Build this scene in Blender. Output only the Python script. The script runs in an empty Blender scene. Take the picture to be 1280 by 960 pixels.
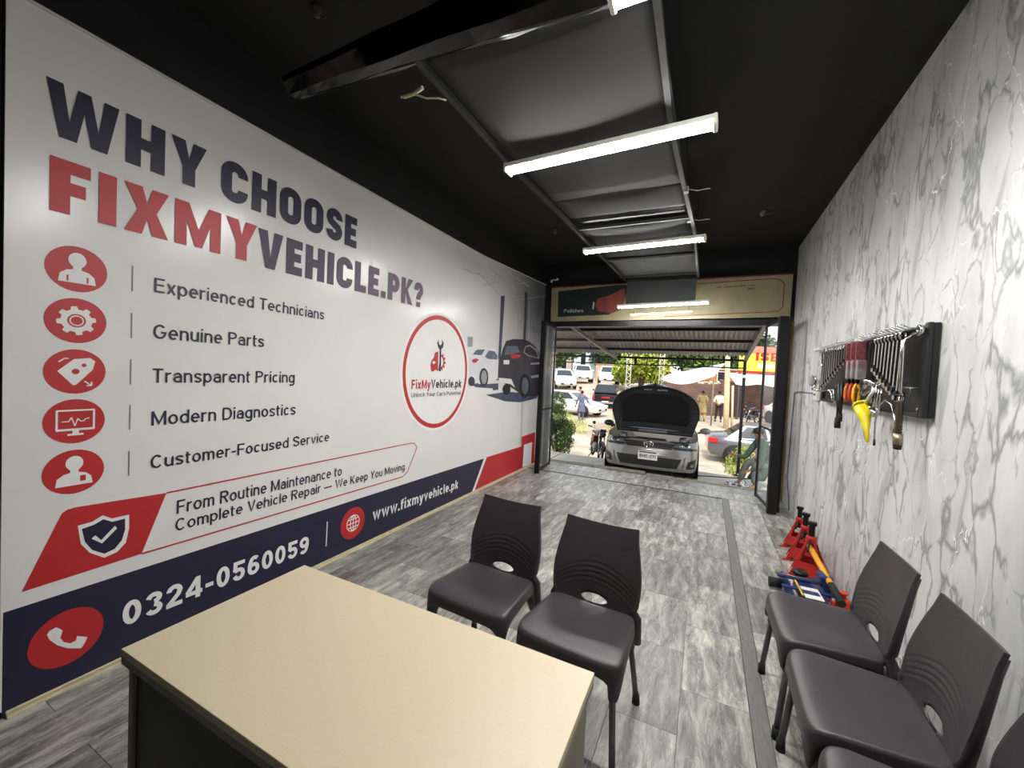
import bpy, bmesh, math, random
from math import sin, cos, pi, radians as R
from mathutils import Vector, Matrix
random.seed(7)
scene = bpy.context.scene
COL = scene.collection

# ---------------------------------------------------------------- camera
cd = bpy.data.cameras.new('camera')
cd.sensor_width = 36.0
cd.lens = 503.83 / 1280 * 36.0
cd.clip_start = 0.05; cd.clip_end = 400
cam = bpy.data.objects.new('camera', cd); COL.objects.link(cam)
YAW, PITCH, ROLL = 0.44857, 0.030581, 0.048169
_f = Vector((-sin(YAW)*cos(PITCH), cos(YAW)*cos(PITCH), -sin(PITCH)))
_r = Vector((cos(YAW), sin(YAW), 0)); _u = _r.cross(_f)
_r2 = cos(ROLL)*_r + sin(ROLL)*_u; _u2 = -sin(ROLL)*_r + cos(ROLL)*_u
m = Matrix((_r2, _u2, -_f)).transposed().to_4x4(); m.translation = Vector((0, 0, 1.5))
cam.matrix_world = m
scene.camera = cam

# ---------------------------------------------------------------- world, sun, exposure
scene.view_settings.view_transform = 'Standard'
scene.view_settings.look = 'None'
scene.view_settings.gamma = 1.0
scene.view_settings.use_curve_mapping = False
scene.view_settings.exposure = 0.0
w = bpy.data.worlds.new('sky'); scene.world = w; w.use_nodes = True
nt = w.node_tree; nt.nodes.clear()
wo = nt.nodes.new('ShaderNodeOutputWorld'); bg = nt.nodes.new('ShaderNodeBackground')
tc = nt.nodes.new('ShaderNodeTexCoord'); sp = nt.nodes.new('ShaderNodeSeparateXYZ')
cr = nt.nodes.new('ShaderNodeValToRGB')
cr.color_ramp.elements[0].position = 0.0; cr.color_ramp.elements[0].color = (0.95, 0.96, 0.97, 1)
cr.color_ramp.elements[1].position = 0.6; cr.color_ramp.elements[1].color = (0.72, 0.82, 0.95, 1)
nt.links.new(tc.outputs['Generated'], sp.inputs[0]); nt.links.new(sp.outputs['Z'], cr.inputs[0])
nt.links.new(cr.outputs[0], bg.inputs[0]); bg.inputs[1].default_value = 1.9
nt.links.new(bg.outputs[0], wo.inputs[0])
sl = bpy.data.lights.new('sun', 'SUN'); sl.energy = 5.0; sl.angle = R(12); sl.color = (1.0, 0.93, 0.82)
so = bpy.data.objects.new('sun', sl); COL.objects.link(so); so.rotation_euler = (R(38), R(-22), R(35))
TUBE = 148.0      # emission strength of the ceiling tubes

# ---------------------------------------------------------------- materials
def lin(c):
    if max(c) <= 1.0 and not all(isinstance(v, int) for v in c): return tuple(c)
    c = [v/255 for v in c]
    return tuple(v/12.92 if v <= 0.04045 else ((v+0.055)/1.055)**2.4 for v in c)
_mats = {}
def M(name, col, rough=0.5, metal=0.0, var=0.08, scale=30.0, bump=0.0, spec=0.5, coat=0.0, stretch=None, alpha=None):
    """principled material whose colour is broken up a little by noise"""
    if name in _mats: return _mats[name]
    m = bpy.data.materials.new(name); m.use_nodes = True; n = m.node_tree; b = n.nodes['Principled BSDF']
    c = lin(col)
    t = n.nodes.new('ShaderNodeTexCoord'); no = n.nodes.new('ShaderNodeTexNoise'); no.inputs['Scale'].default_value = scale
    no.inputs['Detail'].default_value = 3
    if stretch:
        mp = n.nodes.new('ShaderNodeMapping'); mp.inputs['Scale'].default_value = stretch
        n.links.new(t.outputs['Object'], mp.inputs[0]); n.links.new(mp.outputs[0], no.inputs['Vector'])
    else: n.links.new(t.outputs['Object'], no.inputs['Vector'])
    r = n.nodes.new('ShaderNodeValToRGB')
    r.color_ramp.elements[0].position = 0.3; r.color_ramp.elements[1].position = 0.7
    r.color_ramp.elements[0].color = tuple(v*(1-var) for v in c)+(1,); r.color_ramp.elements[1].color = tuple(min(1, v*(1+var)) for v in c)+(1,)
    n.links.new(no.outputs['Fac'], r.inputs[0]); n.links.new(r.outputs[0], b.inputs['Base Color'])
    b.inputs['Roughness'].default_value = rough; b.inputs['Metallic'].default_value = metal
    b.inputs['Specular IOR Level'].default_value = spec
    b.inputs['Coat Weight'].default_value = coat
    if alpha is not None: b.inputs['Alpha'].default_value = alpha
    if bump:
        bu = n.nodes.new('ShaderNodeBump'); bu.inputs['Strength'].default_value = bump; bu.inputs['Distance'].default_value = 0.01
        n.links.new(no.outputs['Fac'], bu.inputs['Height']); n.links.new(bu.outputs[0], b.inputs['Normal'])
    _mats[name] = m; return m
def emis(name, col, s):
    m = bpy.data.materials.new(name); m.use_nodes = True; b = m.node_tree.nodes['Principled BSDF']
    b.inputs['Base Color'].default_value = lin(col)+(1,); b.inputs['Emission Color'].default_value = lin(col)+(1,)
    b.inputs['Emission Strength'].default_value = s; return m
def glass(name, col, trans=0.85):
    m = bpy.data.materials.new(name); m.use_nodes = True; n = m.node_tree
    b = n.nodes['Principled BSDF']; b.inputs['Base Color'].default_value = lin(col)+(1,); b.inputs['Roughness'].default_value = 0.12
    t = n.nodes.new('ShaderNodeBsdfTransparent'); mx = n.nodes.new('ShaderNodeMixShader'); no = n.nodes.new('ShaderNodeTexNoise')
    no.inputs['Scale'].default_value = 6; mr = n.nodes.new('ShaderNodeMapRange')
    mr.inputs['To Min'].default_value = 1-trans-0.1; mr.inputs['To Max'].default_value = 1-trans+0.1
    n.links.new(no.outputs['Fac'], mr.inputs[0]); n.links.new(mr.outputs[0], mx.inputs[0])
    n.links.new(t.outputs[0], mx.inputs[1]); n.links.new(b.outputs[0], mx.inputs[2])
    n.links.new(mx.outputs[0], n.nodes['Material Output'].inputs[0]); return m

# ---------------------------------------------------------------- mesh helpers
class MB:
    def __init__(s): s.v = []; s.f = []; s.sm = []
    def add(s, vs, fs, smooth=False):
        o = len(s.v); s.v += [tuple(p) for p in vs]; s.f += [tuple(i+o for i in f) for f in fs]; s.sm += [smooth]*len(fs); return s
    def box(s, x0, x1, y0, y1, z0, z1, b=0.0):
        if b <= 0:
            vs = [(x, y, z) for z in (z0, z1) for y in (y0, y1) for x in (x0, x1)]
            return s.add(vs, [(0,2,3,1),(4,5,7,6),(0,1,5,4),(2,6,7,3),(0,4,6,2),(1,3,7,5)])
        vs = []; fs = []; ix = {}
        c = ((x0+x1)/2, (y0+y1)/2, (z0+z1)/2); h = ((x1-x0)/2, (y1-y0)/2, (z1-z0)/2)
        b = min(b, min(h)*0.9)
        for sx in (-1, 1):
            for sy in (-1, 1):
                for sz in (-1, 1):
                    for a in range(3):
                        d = [h[0]-b, h[1]-b, h[2]-b]; d[a] = h[a]
                        ix[(sx, sy, sz, a)] = len(vs); vs.append((c[0]+sx*d[0], c[1]+sy*d[1], c[2]+sz*d[2]))
        for a in range(3):
            u, v = (a+1) % 3, (a+2) % 3
            for sa in (-1, 1):
                q = []
                for su, sv in ((-1,-1),(1,-1),(1,1),(-1,1)):
                    k = [0,0,0]; k[a] = sa; k[u] = su; k[v] = sv; q.append(ix[(*k, a)])
                fs.append(q if sa > 0 else q[::-1])
            for su in (-1, 1):
                for sv in (-1, 1):
                    k0 = [0,0,0]; k0[a] = -1; k0[u] = su; k0[v] = sv; k1 = list(k0); k1[a] = 1
                    q = [ix[(*k0, u)], ix[(*k1, u)], ix[(*k1, v)], ix[(*k0, v)]]
                    fs.append(q if su*sv > 0 else q[::-1])
        for sx in (-1, 1):
            for sy in (-1, 1):
                for sz in (-1, 1):
                    q = [ix[(sx, sy, sz, a)] for a in range(3)]
                    fs.append(q if sx*sy*sz > 0 else q[::-1])
        return s.add(vs, fs)
    def ring(s, rings, close=True, caps=True, smooth=True):
        n = len(rings[0]); vs = [p for r in rings for p in r]; fs = []
        for i in range(len(rings)-1):
            for j in range(n if close else n-1):
                k = (j+1) % n; fs.append((i*n+j, i*n+k, (i+1)*n+k, (i+1)*n+j))
        s.add(vs, fs, smooth)
        if caps and close:
            o = len(s.v)-len(vs)
            s.f += [tuple(o+j for j in range(n))[::-1], tuple(o+(len(rings)-1)*n+j for j in range(n))]; s.sm += [False, False]
        return s
    def tube(s, pts, r, n=8, caps=True):
        pts = [Vector(p) for p in pts]; rs = r if isinstance(r, (list, tuple)) else [r]*len(pts); rings = []; up = None
        for i, p in enumerate(pts):
            d = (pts[min(i+1, len(pts)-1)]-pts[max(i-1, 0)]).normalized()
            if up is None or abs(up.dot(d)) > 0.95: up = Vector((0,0,1)) if abs(d.z) < 0.9 else Vector((1,0,0))
            a = d.cross(up).normalized(); b = a.cross(d).normalized(); up = b
            rings.append([p+rs[i]*(cos(2*pi*k/n)*a+sin(2*pi*k/n)*b) for k in range(n)])
        return s.ring([[q for q in r_][::-1] for r_ in rings], True, caps)
    def cyl(s, p0, p1, r, n=16): return s.tube([p0, p1], r, n)
    def lathe(s, prof, c=(0,0,0), n=20, axis='z'):
        rings = []
        for r, h in prof:
            q = []
            for k in range(n):
                a = 2*pi*k/n; p = (r*cos(a), r*sin(a), h)
                if axis == 'y': p = (p[0], p[2], -p[1])
                if axis == 'x': p = (p[2], p[0], p[1])
                q.append((c[0]+p[0], c[1]+p[1], c[2]+p[2]))
            rings.append(q)
        return s.ring(rings)
    def sphere(s, c, r, n=12, m=8):
        r = r if isinstance(r, (tuple, list)) else (r, r, r)
        rings = [[(c[0]+r[0]*sin(pi*(i+.02)/(m+.04))*cos(2*pi*k/n), c[1]+r[1]*sin(pi*(i+.02)/(m+.04))*sin(2*pi*k/n), c[2]-r[2]*cos(pi*(i+.02)/(m+.04))) for k in range(n)] for i in range(m+1)]
        return s.ring(rings)
    def prism(s, poly, fn, t0, t1):
        """poly of (a,b); fn(a,b,t)->xyz; extruded from t0 to t1"""
        n = len(poly); vs = [fn(a, b, t0) for a, b in poly]+[fn(a, b, t1) for a, b in poly]
        fs = [tuple(range(n))[::-1], tuple(range(n, 2*n))]+[(i, (i+1) % n, n+(i+1) % n, n+i) for i in range(n)]
        return s.add(vs, fs)
    def grid(s, fn, nu, nv, smooth=True, skip=None):
        vs = [fn(i/nu, j/nv) for j in range(nv+1) for i in range(nu+1)]
        fs = [(j*(nu+1)+i, j*(nu+1)+i+1, (j+1)*(nu+1)+i+1, (j+1)*(nu+1)+i) for j in range(nv) for i in range(nu) if not (skip and skip((i+.5)/nu, (j+.5)/nv))]
        return s.add(vs, fs, smooth)
    def build(s, name, mat, parent=None, loc=None, rot=None, fixn=True):
        me = bpy.data.meshes.new(name); me.from_pydata(s.v, [], s.f); me.polygons.foreach_set('use_smooth', s.sm)
        if fixn:
            bm = bmesh.new(); bm.from_mesh(me); bmesh.ops.recalc_face_normals(bm, faces=bm.faces); bm.to_mesh(me); bm.free()
        me.materials.append(mat); me.update()
        o = bpy.data.objects.new(name, me); COL.objects.link(o)
        if parent: o.parent = parent
        if loc: o.location = loc
        if rot: o.rotation_euler = rot
        return o
def tag(o, label=None, cat=None, group=None, kind=None):
    if label: o['label'] = label
    if cat: o['category'] = cat
    if group: o['group'] = group
    if kind: o['kind'] = kind
    return o
def thing(name, label, cat, loc=(0,0,0), rz=0.0, group=None):
    o = bpy.data.objects.new(name, None); COL.objects.link(o); o.empty_display_size = 0.1
    o.location = loc; o.rotation_euler = (0, 0, rz); return tag(o, label, cat, group)
_kids = {}
def copy_tree(o, parent=None):
    c = o.copy(); COL.objects.link(c)
    if parent: c.parent = parent
    for ch in [k for k in bpy.data.objects if k.parent == o]: copy_tree(ch, c)
    return c
def skin(name, chains, mat, parent=None, sub=2):
    """continuous surface grown round a skeleton; chains of (x,y,z,r), shared points join the chains"""
    vs = []; ed = []; rad = []; ix = {}
    for ch in chains:
        prev = None
        for x, y, z, r in ch:
            k = (round(x, 4), round(y, 4), round(z, 4))
            if k not in ix: ix[k] = len(vs); vs.append((x, y, z)); rad.append(r)
            if prev is not None and prev != ix[k]: ed.append((prev, ix[k]))
            prev = ix[k]
    me = bpy.data.meshes.new(name); me.from_pydata(vs, ed, [])
    o = bpy.data.objects.new(name, me); COL.objects.link(o)
    md = o.modifiers.new('skin', 'SKIN')
    for i, d in enumerate(me.skin_vertices[0].data):
        rr = rad[i]; d.radius = rr if isinstance(rr, tuple) else (rr, rr); d.use_root = (i == 0)
    md.use_smooth_shade = True
    o.modifiers.new('sub', 'SUBSURF').levels = sub; o.modifiers['sub'].render_levels = sub
    dg = bpy.context.evaluated_depsgraph_get(); nm = bpy.data.meshes.new_from_object(o.evaluated_get(dg))
    o.modifiers.clear(); o.data = nm; nm.materials.clear(); nm.materials.append(mat)
    nm.polygons.foreach_set('use_smooth', [True]*len(nm.polygons))
    if parent: o.parent = parent
    return o
def text(name, s, fn, a0, a1, b0, cap, mat, parent=None, bold=0.0, slope=0.0):
    """flat print: string stretched between a0 and a1, baseline b0, capital height cap; fn(a,b)->xyz"""
    return heading(name, s, fn, a0, a1, b0, cap, mat, parent, .132+bold*2.4, .115, slope)
# bold condensed capitals and numerals for the big headings: strokes on a 1-high cell
def _arc(cx, cy, rx, ry, a0, a1, n=8): return [(cx+rx*cos(R(a0+(a1-a0)*i/n)), cy+ry*sin(R(a0+(a1-a0)*i/n))) for i in range(n+1)]
def glyph(ch, th=.245):
    """returns (width, strokes); a stroke is (centre line, closed) and gets the thickness th, or 'poly' with an outline"""
    h = th/2; T = 1-h; B = h; X = .73; nar = th < .2
    if nar: return glyph_light(ch, th)
    W = dict(I=th, W=1.0, M=.88, O=.66, C=.64, S=.62, E=.50, F=.50, L=.50, H=.66, Y=.70, X=.70, V=.70, P=.62, K=.66).get(ch, .62)
    l, r = h, W-h; m_ = W/2
    if ch == 'I': return W, [([(m_,0),(m_,1)], 0)]
    if ch == 'H': return W, [([(l,0),(l,1)],0), ([(r,0),(r,1)],0), ([(l,.5),(r,.5)],0)]
    if ch == 'E': return W, [([(l,0),(l,1)],0), ([(l,T),(W,T)],0), ([(l,.5),(W-.04,.5)],0), ([(l,B),(W,B)],0)]
    if ch == 'F': return W, [([(l,0),(l,1)],0), ([(l,T),(W,T)],0), ([(l,.48),(W-.06,.48)],0)]
    if ch == 'L': return W, [([(l,0),(l,1)],0), ([(l,B),(W,B)],0)]
    if ch == 'P': return W, [([(l,0),(l,1)],0), ([(l,T),(r-.16,T)]+_arc(r-.16,.66,.16,T-.66,90,-90)+[(l,.66*2-T)],0)]
    if ch in 'O0': q = .19; return W, [(_arc(r-q,T-q,q,q,0,90,6)+_arc(l+q,T-q,q,q,90,180,6)+_arc(l+q,B+q,q,q,180,270,6)+_arc(r-q,B+q,q,q,270,360,6), 1)]
    if ch == 'C': q = .19; return W, [([(r,.66)]+_arc(r-q,T-q,q,q,0,90,6)+_arc(l+q,T-q,q,q,90,180,6)+_arc(l+q,B+q,q,q,180,270,6)+_arc(r-q,B+q,q,q,270,360,6)+[(r,.34)], 0)]
    if ch == 'S': return W, [([(r,.68)]+_arc(m_,.69,r-m_,T-.69,0,180,10)+[(l,.66),(l+.05,.57),(m_,.50),(r-.05,.43),(r,.34)]+_arc(m_,.31,r-m_,.31-B,0,-180,10), 0)]
    if ch == 'X': return W, ['poly', [(0,1),(.27,1),(m_,.66),(W-.27,1),(W,1),(m_+.15,.5),(W,0),(W-.27,0),(m_,.34),(.27,0),(0,0),(m_-.15,.5)]]
    if ch == 'V': return W, ['poly', [(0,1),(.255,1),(m_,.27),(W-.255,1),(W,1),(m_+.13,0),(m_-.13,0)]]
    if ch == 'Y': return W, ['poly', [(0,1),(.265,1),(m_,.60),(W-.265,1),(W,1),(m_+h,.40),(m_+h,0),(m_-h,0),(m_-h,.40)]]
    if ch == 'W': return W, ['poly', [(0,1),(.215,1),(.30,.34),(.41,1),(.59,1),(.70,.34),(.785,1),(1,1),(.83,0),(.60,0),(.5,.60),(.40,0),(.17,0)]]
    if ch == 'M': return W, ['poly', [(0,0),(0,1),(.25,1),(m_,.42),(W-.25,1),(W,1),(W,0),(W-.215,0),(W-.215,.58),(m_+.07,.02),(m_-.07,.02),(.215,.58),(.215,0)]]
    if ch == 'K': return W, ['poly', [(0,0),(0,1),(th,1),(th,.60),(W-.27,1),(W+.02,1),(.37,.56),(W+.03,0),(W-.27,0),(th+.01,.40),(th,.38),(th,0)]]
    if ch == '.': return th, [([(h,0),(h,th)], 0)]
    if ch == '?': return .56, [([(h,.66)]+_arc(.28,T-.15,.28-h,.15,180,0,10)+[(.56-h,.62),(.32,.46),(.28,.36),(.28,.30)],0), ([(.28,0),(.28,.20)],0)]
    return glyph_light(ch, th)
def glyph_light(ch, th):
    """plain grotesque letters, capital height 1, x height .73"""
    h = th/2; T = 1-h; B = h; X = .73; xt = X-h
    def st(*p): return (list(p), 0)
    def bowl(cx, rx, y0, y1): return (_arc(cx, (y0+y1)/2, rx, (y1-y0)/2, 0, 342, 19), 1)
    ws = dict(a=.54,b=.58,c=.53,d=.58,e=.56,f=.34,g=.58,h=.54,i=th,j=.2,k=.54,l=th,m=.84,n=.54,o=.58,p=.58,q=.58,r=.36,s=.50,t=.34,u=.54,v=.54,w=.80,x=.54,y=.54,z=.5,
              A=.70,B=.64,C=.70,D=.70,E=.58,F=.56,G=.74,H=.68,I=th,K=.66,L=.54,M=.84,N=.70,O=.76,P=.62,R=.66,S=.64,T=.62,U=.68,V=.68,W=1.0,X=.68,Y=.66)
    W = ws.get(ch, .60); l, r, m = h, W-h, W/2; o = (m, r-m)
    arch = lambda a, b: [(a, .46)]+_arc((a+b)/2, xt-.20, (b-a)/2, .20, 180, 0, 8)+[(b, 0)]
    if ch == 'o': return W, [bowl(m, r-m, B, xt)]
    if ch == 'c': return W, [(_arc(m, X/2, r-m, xt-X/2, 42, 318, 14), 0)]
    if ch == 'e': return W, [([(l+.02, X/2), (r, X/2)]+_arc(m, X/2, r-m, xt-X/2, 8, 312, 16), 0)]
    if ch == 'a': return W, [([(l+.04,.56)]+_arc((l+r)/2, xt-.17, (r-l)/2-.02, .17, 160, 0, 7)+[(r,.45),(r,0)], 0), ([(r,.41),(.26,.41)]+_arc(.25,.265-.02,.25-h,.17,100,270,8)+[(.32,B),(r,.18)], 0)]
    if ch == 's': return W, [([(r,.54)]+_arc(m,.535,r-m,xt-.535,10,180,8)+[(l+.04,.44),(m,X/2),(r-.04,.29)]+_arc(m,.195,r-m,.195-B,0,-170,8), 0)]
    if ch == 'n': return W, [st((l,0),(l,X)), (arch(l, r), 0)]
    if ch == 'h': return W, [st((l,0),(l,1)), (arch(l, r), 0)]
    if ch == 'm': return W, [st((l,0),(l,X)), (arch(l, m), 0), (arch(m, r), 0)]
    if ch == 'u': return W, [([(l,X)]+[(x, X-y) for x, y in _arc(m, xt-.20, r-m, .20, 180, 0, 8)]+[(r,.3)], 0), st((r,0),(r,X))]
    if ch == 'r': return W, [st((l,0),(l,X)), ([(l,.42)]+_arc(.30, xt-.2, .30-l, .2, 180, 80, 6), 0)]
    if ch == 'i': return W, [st((l,0),(l,X)), st((l,.86),(l,.86+th*1.05))]
    if ch == 'l': return W, [st((l,0),(l,1))]
    if ch == 't': return W, [([(.13,.93),(.13,.18)]+_arc(.25,.18,.12,.18-B,180,280,5), 0), st((0,xt),(.33,xt))]
    if ch == 'f': return W, [([(.34,T)]+_arc(.27,.84,.13,T-.84,90,180,5)+[(.14,0)], 0), st((0,xt),(.33,xt))]
    if ch in 'bp': return W, [st((l,0 if ch == 'b' else -.27),(l,1 if ch == 'b' else X)), bowl(m, r-m, B, xt)]
    if ch in 'dq': return W, [st((r,0 if ch == 'd' else -.27),(r,1 if ch == 'd' else X)), bowl(m, r-m, B, xt)]
    if ch == 'g': return W, [bowl(m, r-m, B, xt), ([(r,X),(r,-.06)]+_arc(m,-.07,r-m,.16,0,-150,8), 0)]
    if ch == 'k': return W, [st((l,0),(l,1)), st((l,.28),(W-h*1.2,X)), st((.22,.43),(W-h,0))]
    if ch == 'v': return W, [st((l*.8,X),(m,.03),(W-l*.8,X))]
    if ch == 'w': return W, [st((l*.8,X),(.24*W/.8,.04),(m,X-.04),(W-.24*W/.8,.04),(W-l*.8,X))]
    if ch == 'x': return W, [st((l*.9,X),(W-l*.9,0)), st((l*.9,0),(W-l*.9,X))]
    if ch == 'y': return W, [st((l*.8,X),(m,.02)), st((W-l*.8,X),(m-.02,-.12),(m-.10,-.22),(.06,-.22))]
    if ch == 'A': return W, [st((l*.8,0),(m,T),(W-l*.8,0)), st((.16,.30),(W-.16,.30))]
    if ch == 'B': return W, [st((l,0),(l,1)), ([(l,T),(m,T)]+_arc(m,.76,r-m-.03,T-.76,90,-90,8)+[(l,.52)],0), ([(m,.52)]+_arc(m,.29,r-m,.52-.29,90,-90,8)+[(l,B)],0)]
    if ch == 'C': return W, [(_arc(m,.5,r-m,.5-h,42,318,16), 0)]
    if ch == 'G': return W, [(_arc(m,.5,r-m,.5-h,42,330,16)+[(r,.44),(m+.04,.44)], 0)]
    if ch == 'D': return W, [st((l,0),(l,1)), ([(l,T),(m-.05,T)]+_arc(m-.05,.5,r-m+.05,.5-h,90,-90,12)+[(l,B)],0)]
    if ch == 'E': return W, [st((l,0),(l,1)), st((l,T),(W,T)), st((l,.52),(W-.04,.52)), st((l,B),(W,B))]
    if ch == 'F': return W, [st((l,0),(l,1)), st((l,T),(W,T)), st((l,.50),(W-.06,.50))]
    if ch == 'H': return W, [st((l,0),(l,1)), st((r,0),(r,1)), st((l,.52),(r,.52))]
    if ch == 'I': return W, [st((l,0),(l,1))]
    if ch == 'K': return W, [st((l,0),(l,1)), st((l,.34),(W-h*1.2,1)), st((.24,.52),(W-h,0))]
    if ch == 'L': return W, [st((l,0),(l,1)), st((l,B),(W,B))]
    if ch == 'M': return W, [st((l,0),(l,1)), st((r,0),(r,1)), st((l,.97),(m,.14),(r,.97))]
    if ch == 'N': return W, [st((l,0),(l,1)), st((r,0),(r,1)), st((l,.95),(r,.05))]
    if ch in 'O': return W, [bowl(m, r-m, B, T)]
    if ch == '0': return W, [(_arc(m,.5,r-m,T-.5,0,345,24), 1)]
    if ch == 'P': return W, [st((l,0),(l,1)), ([(l,T),(m,T)]+_arc(m,.72,r-m,T-.72,90,-90,10)+[(l,.44+h)],0)]
    if ch == 'R': return W, [st((l,0),(l,1)), ([(l,T),(m,T)]+_arc(m,.73,r-m,T-.73,90,-90,10)+[(l,.46+h)],0), st((m,.50),(W-h,0))]
    if ch == 'S': return W, [([(r,.72)]+_arc(m,.72,r-m,T-.72,8,180,9)+[(l+.05,.59),(m,.50),(r-.05,.41)]+_arc(m,.28,r-m,.28-B,0,-172,9), 0)]
    if ch == 'T': return W, [st((m,0),(m,1)), st((0,T),(W,T))]
    if ch == 'U': return W, [([(l,1),(l,.3)]+_arc(m,.3,r-m,.3-B,180,360,10)+[(r,1)], 0)]
    if ch == 'V': return W, [st((l*.8,1),(m,.04),(W-l*.8,1))]
    if ch == 'W': return W, [st((l*.8,1),(.27,.05),(.5,.95),(.73,.05),(W-l*.8,1))]
    if ch == 'Y': return W, [st((l*.8,1),(m,.44)), st((W-l*.8,1),(m,.44)), st((m,.50),(m,0))]
    if ch == '.': return th, [st((h,0),(h,th*1.1))]
    if ch == "'": return th, [st((h,.72),(h,1))]
    if ch == '-': return .34, [st((0,.38),(.34,.38))]
    if ch == '\u2014': return 1.0, [st((0,.38),(1.0,.38))]
    if ch == '1': return .40, [st((.40-h,0),(.40-h,1)), st((.40-h,.93),(0,.74))]
    if ch == '2': return W, [([(l,.70)]+_arc(m,.70,r-m,T-.70,170,0,9)+[(r-.06,.52),(l,.14),(l,B),(W,B)],0)]
    if ch == '3': return W, [([(l,.74)]+_arc(m,.745,r-m-.02,T-.745,160,-90,10),0), (_arc(m,.28,r-m,.28-B+.0,90,-165,10),0)]
    if ch == '4': return .66, [st((.48,0),(.48,1)), st((.46,.93),(.06,.32)), st((0,.27),(.66,.27))]
    if ch == '5': return W, [st((l+.02,T),(W-.02,T)), st((l+.04,1),(l+.02,.50)), ([(l+.02,.53)]+_arc(m,.33,r-m,.33-B,125,-165,12),0)]
    if ch == '6': return W, [(_arc(m,.32,r-m,.32-B,0,342,19),1), ([(l,.34),(l+.01,.55)]+_arc(m+.04,.62,r-m+.0,T-.62,170,45,7),0)]
    if ch == '9': return W, [(_arc(m,.68,r-m,T-.68,0,342,19),1), ([(r,.66),(r-.01,.45)]+_arc(m-.04,.38,r-m,.38-B,-10,-135,7),0)]
    return .3, []
def heading(name, s, fn, a0, a1, b0, cap, mat, parent, th=.245, gap=.11, slope=0.0):
    b = MB(); cur = 0; out = []; o_ = Vector(fn(0, 0)); nv = (Vector(fn(1, 0))-o_).cross(Vector(fn(0, 1))-o_).normalized()
    for ch in s:
        if ch == ' ': cur += .34; continue
        W, st = glyph(ch, th); h = th/2
        if st and st[0] == 'poly': out.append([(x+cur, y) for x, y in st[1]])
        else:
            for pts, closed in st:
                P = [Vector((x, y)) for x, y in pts]; n = len(P); nr = []
                for i in range(n):
                    pa = P[(i-1) % n] if (closed or i) else P[i]; pb = P[(i+1) % n] if (closed or i < n-1) else P[i]
                    if (pb-pa).length < 1e-6: pb = P[i]+Vector((1,0))
                    d1 = (P[i]-pa).normalized() if (P[i]-pa).length > 1e-6 else (pb-P[i]).normalized(); d2 = (pb-P[i]).normalized() if (pb-P[i]).length > 1e-6 else d1
                    d = (d1+d2); d = d.normalized() if d.length > 1e-6 else d2; c = max(.55, d.dot(d2)); nr.append(Vector((-d.y, d.x))*h/c)
                for i in range(n if closed else n-1):
                    j = (i+1) % n; out.append([(P[i].x+nr[i].x+cur, P[i].y+nr[i].y), (P[j].x+nr[j].x+cur, P[j].y+nr[j].y), (P[j].x-nr[j].x+cur, P[j].y-nr[j].y), (P[i].x-nr[i].x+cur, P[i].y-nr[i].y)])
        cur += W+gap
    cur -= gap; pz = []
    for k, poly in enumerate(out): b.add([Vector(fn(a0+x/cur*(a1-a0), b0+y*cap+slope*(x/cur)*(a1-a0)))+nv*(.00006*(k % 16)) for x, y in poly], [tuple(range(len(poly)))])
    return b.build(name, mat, parent, fixn=False)

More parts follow.
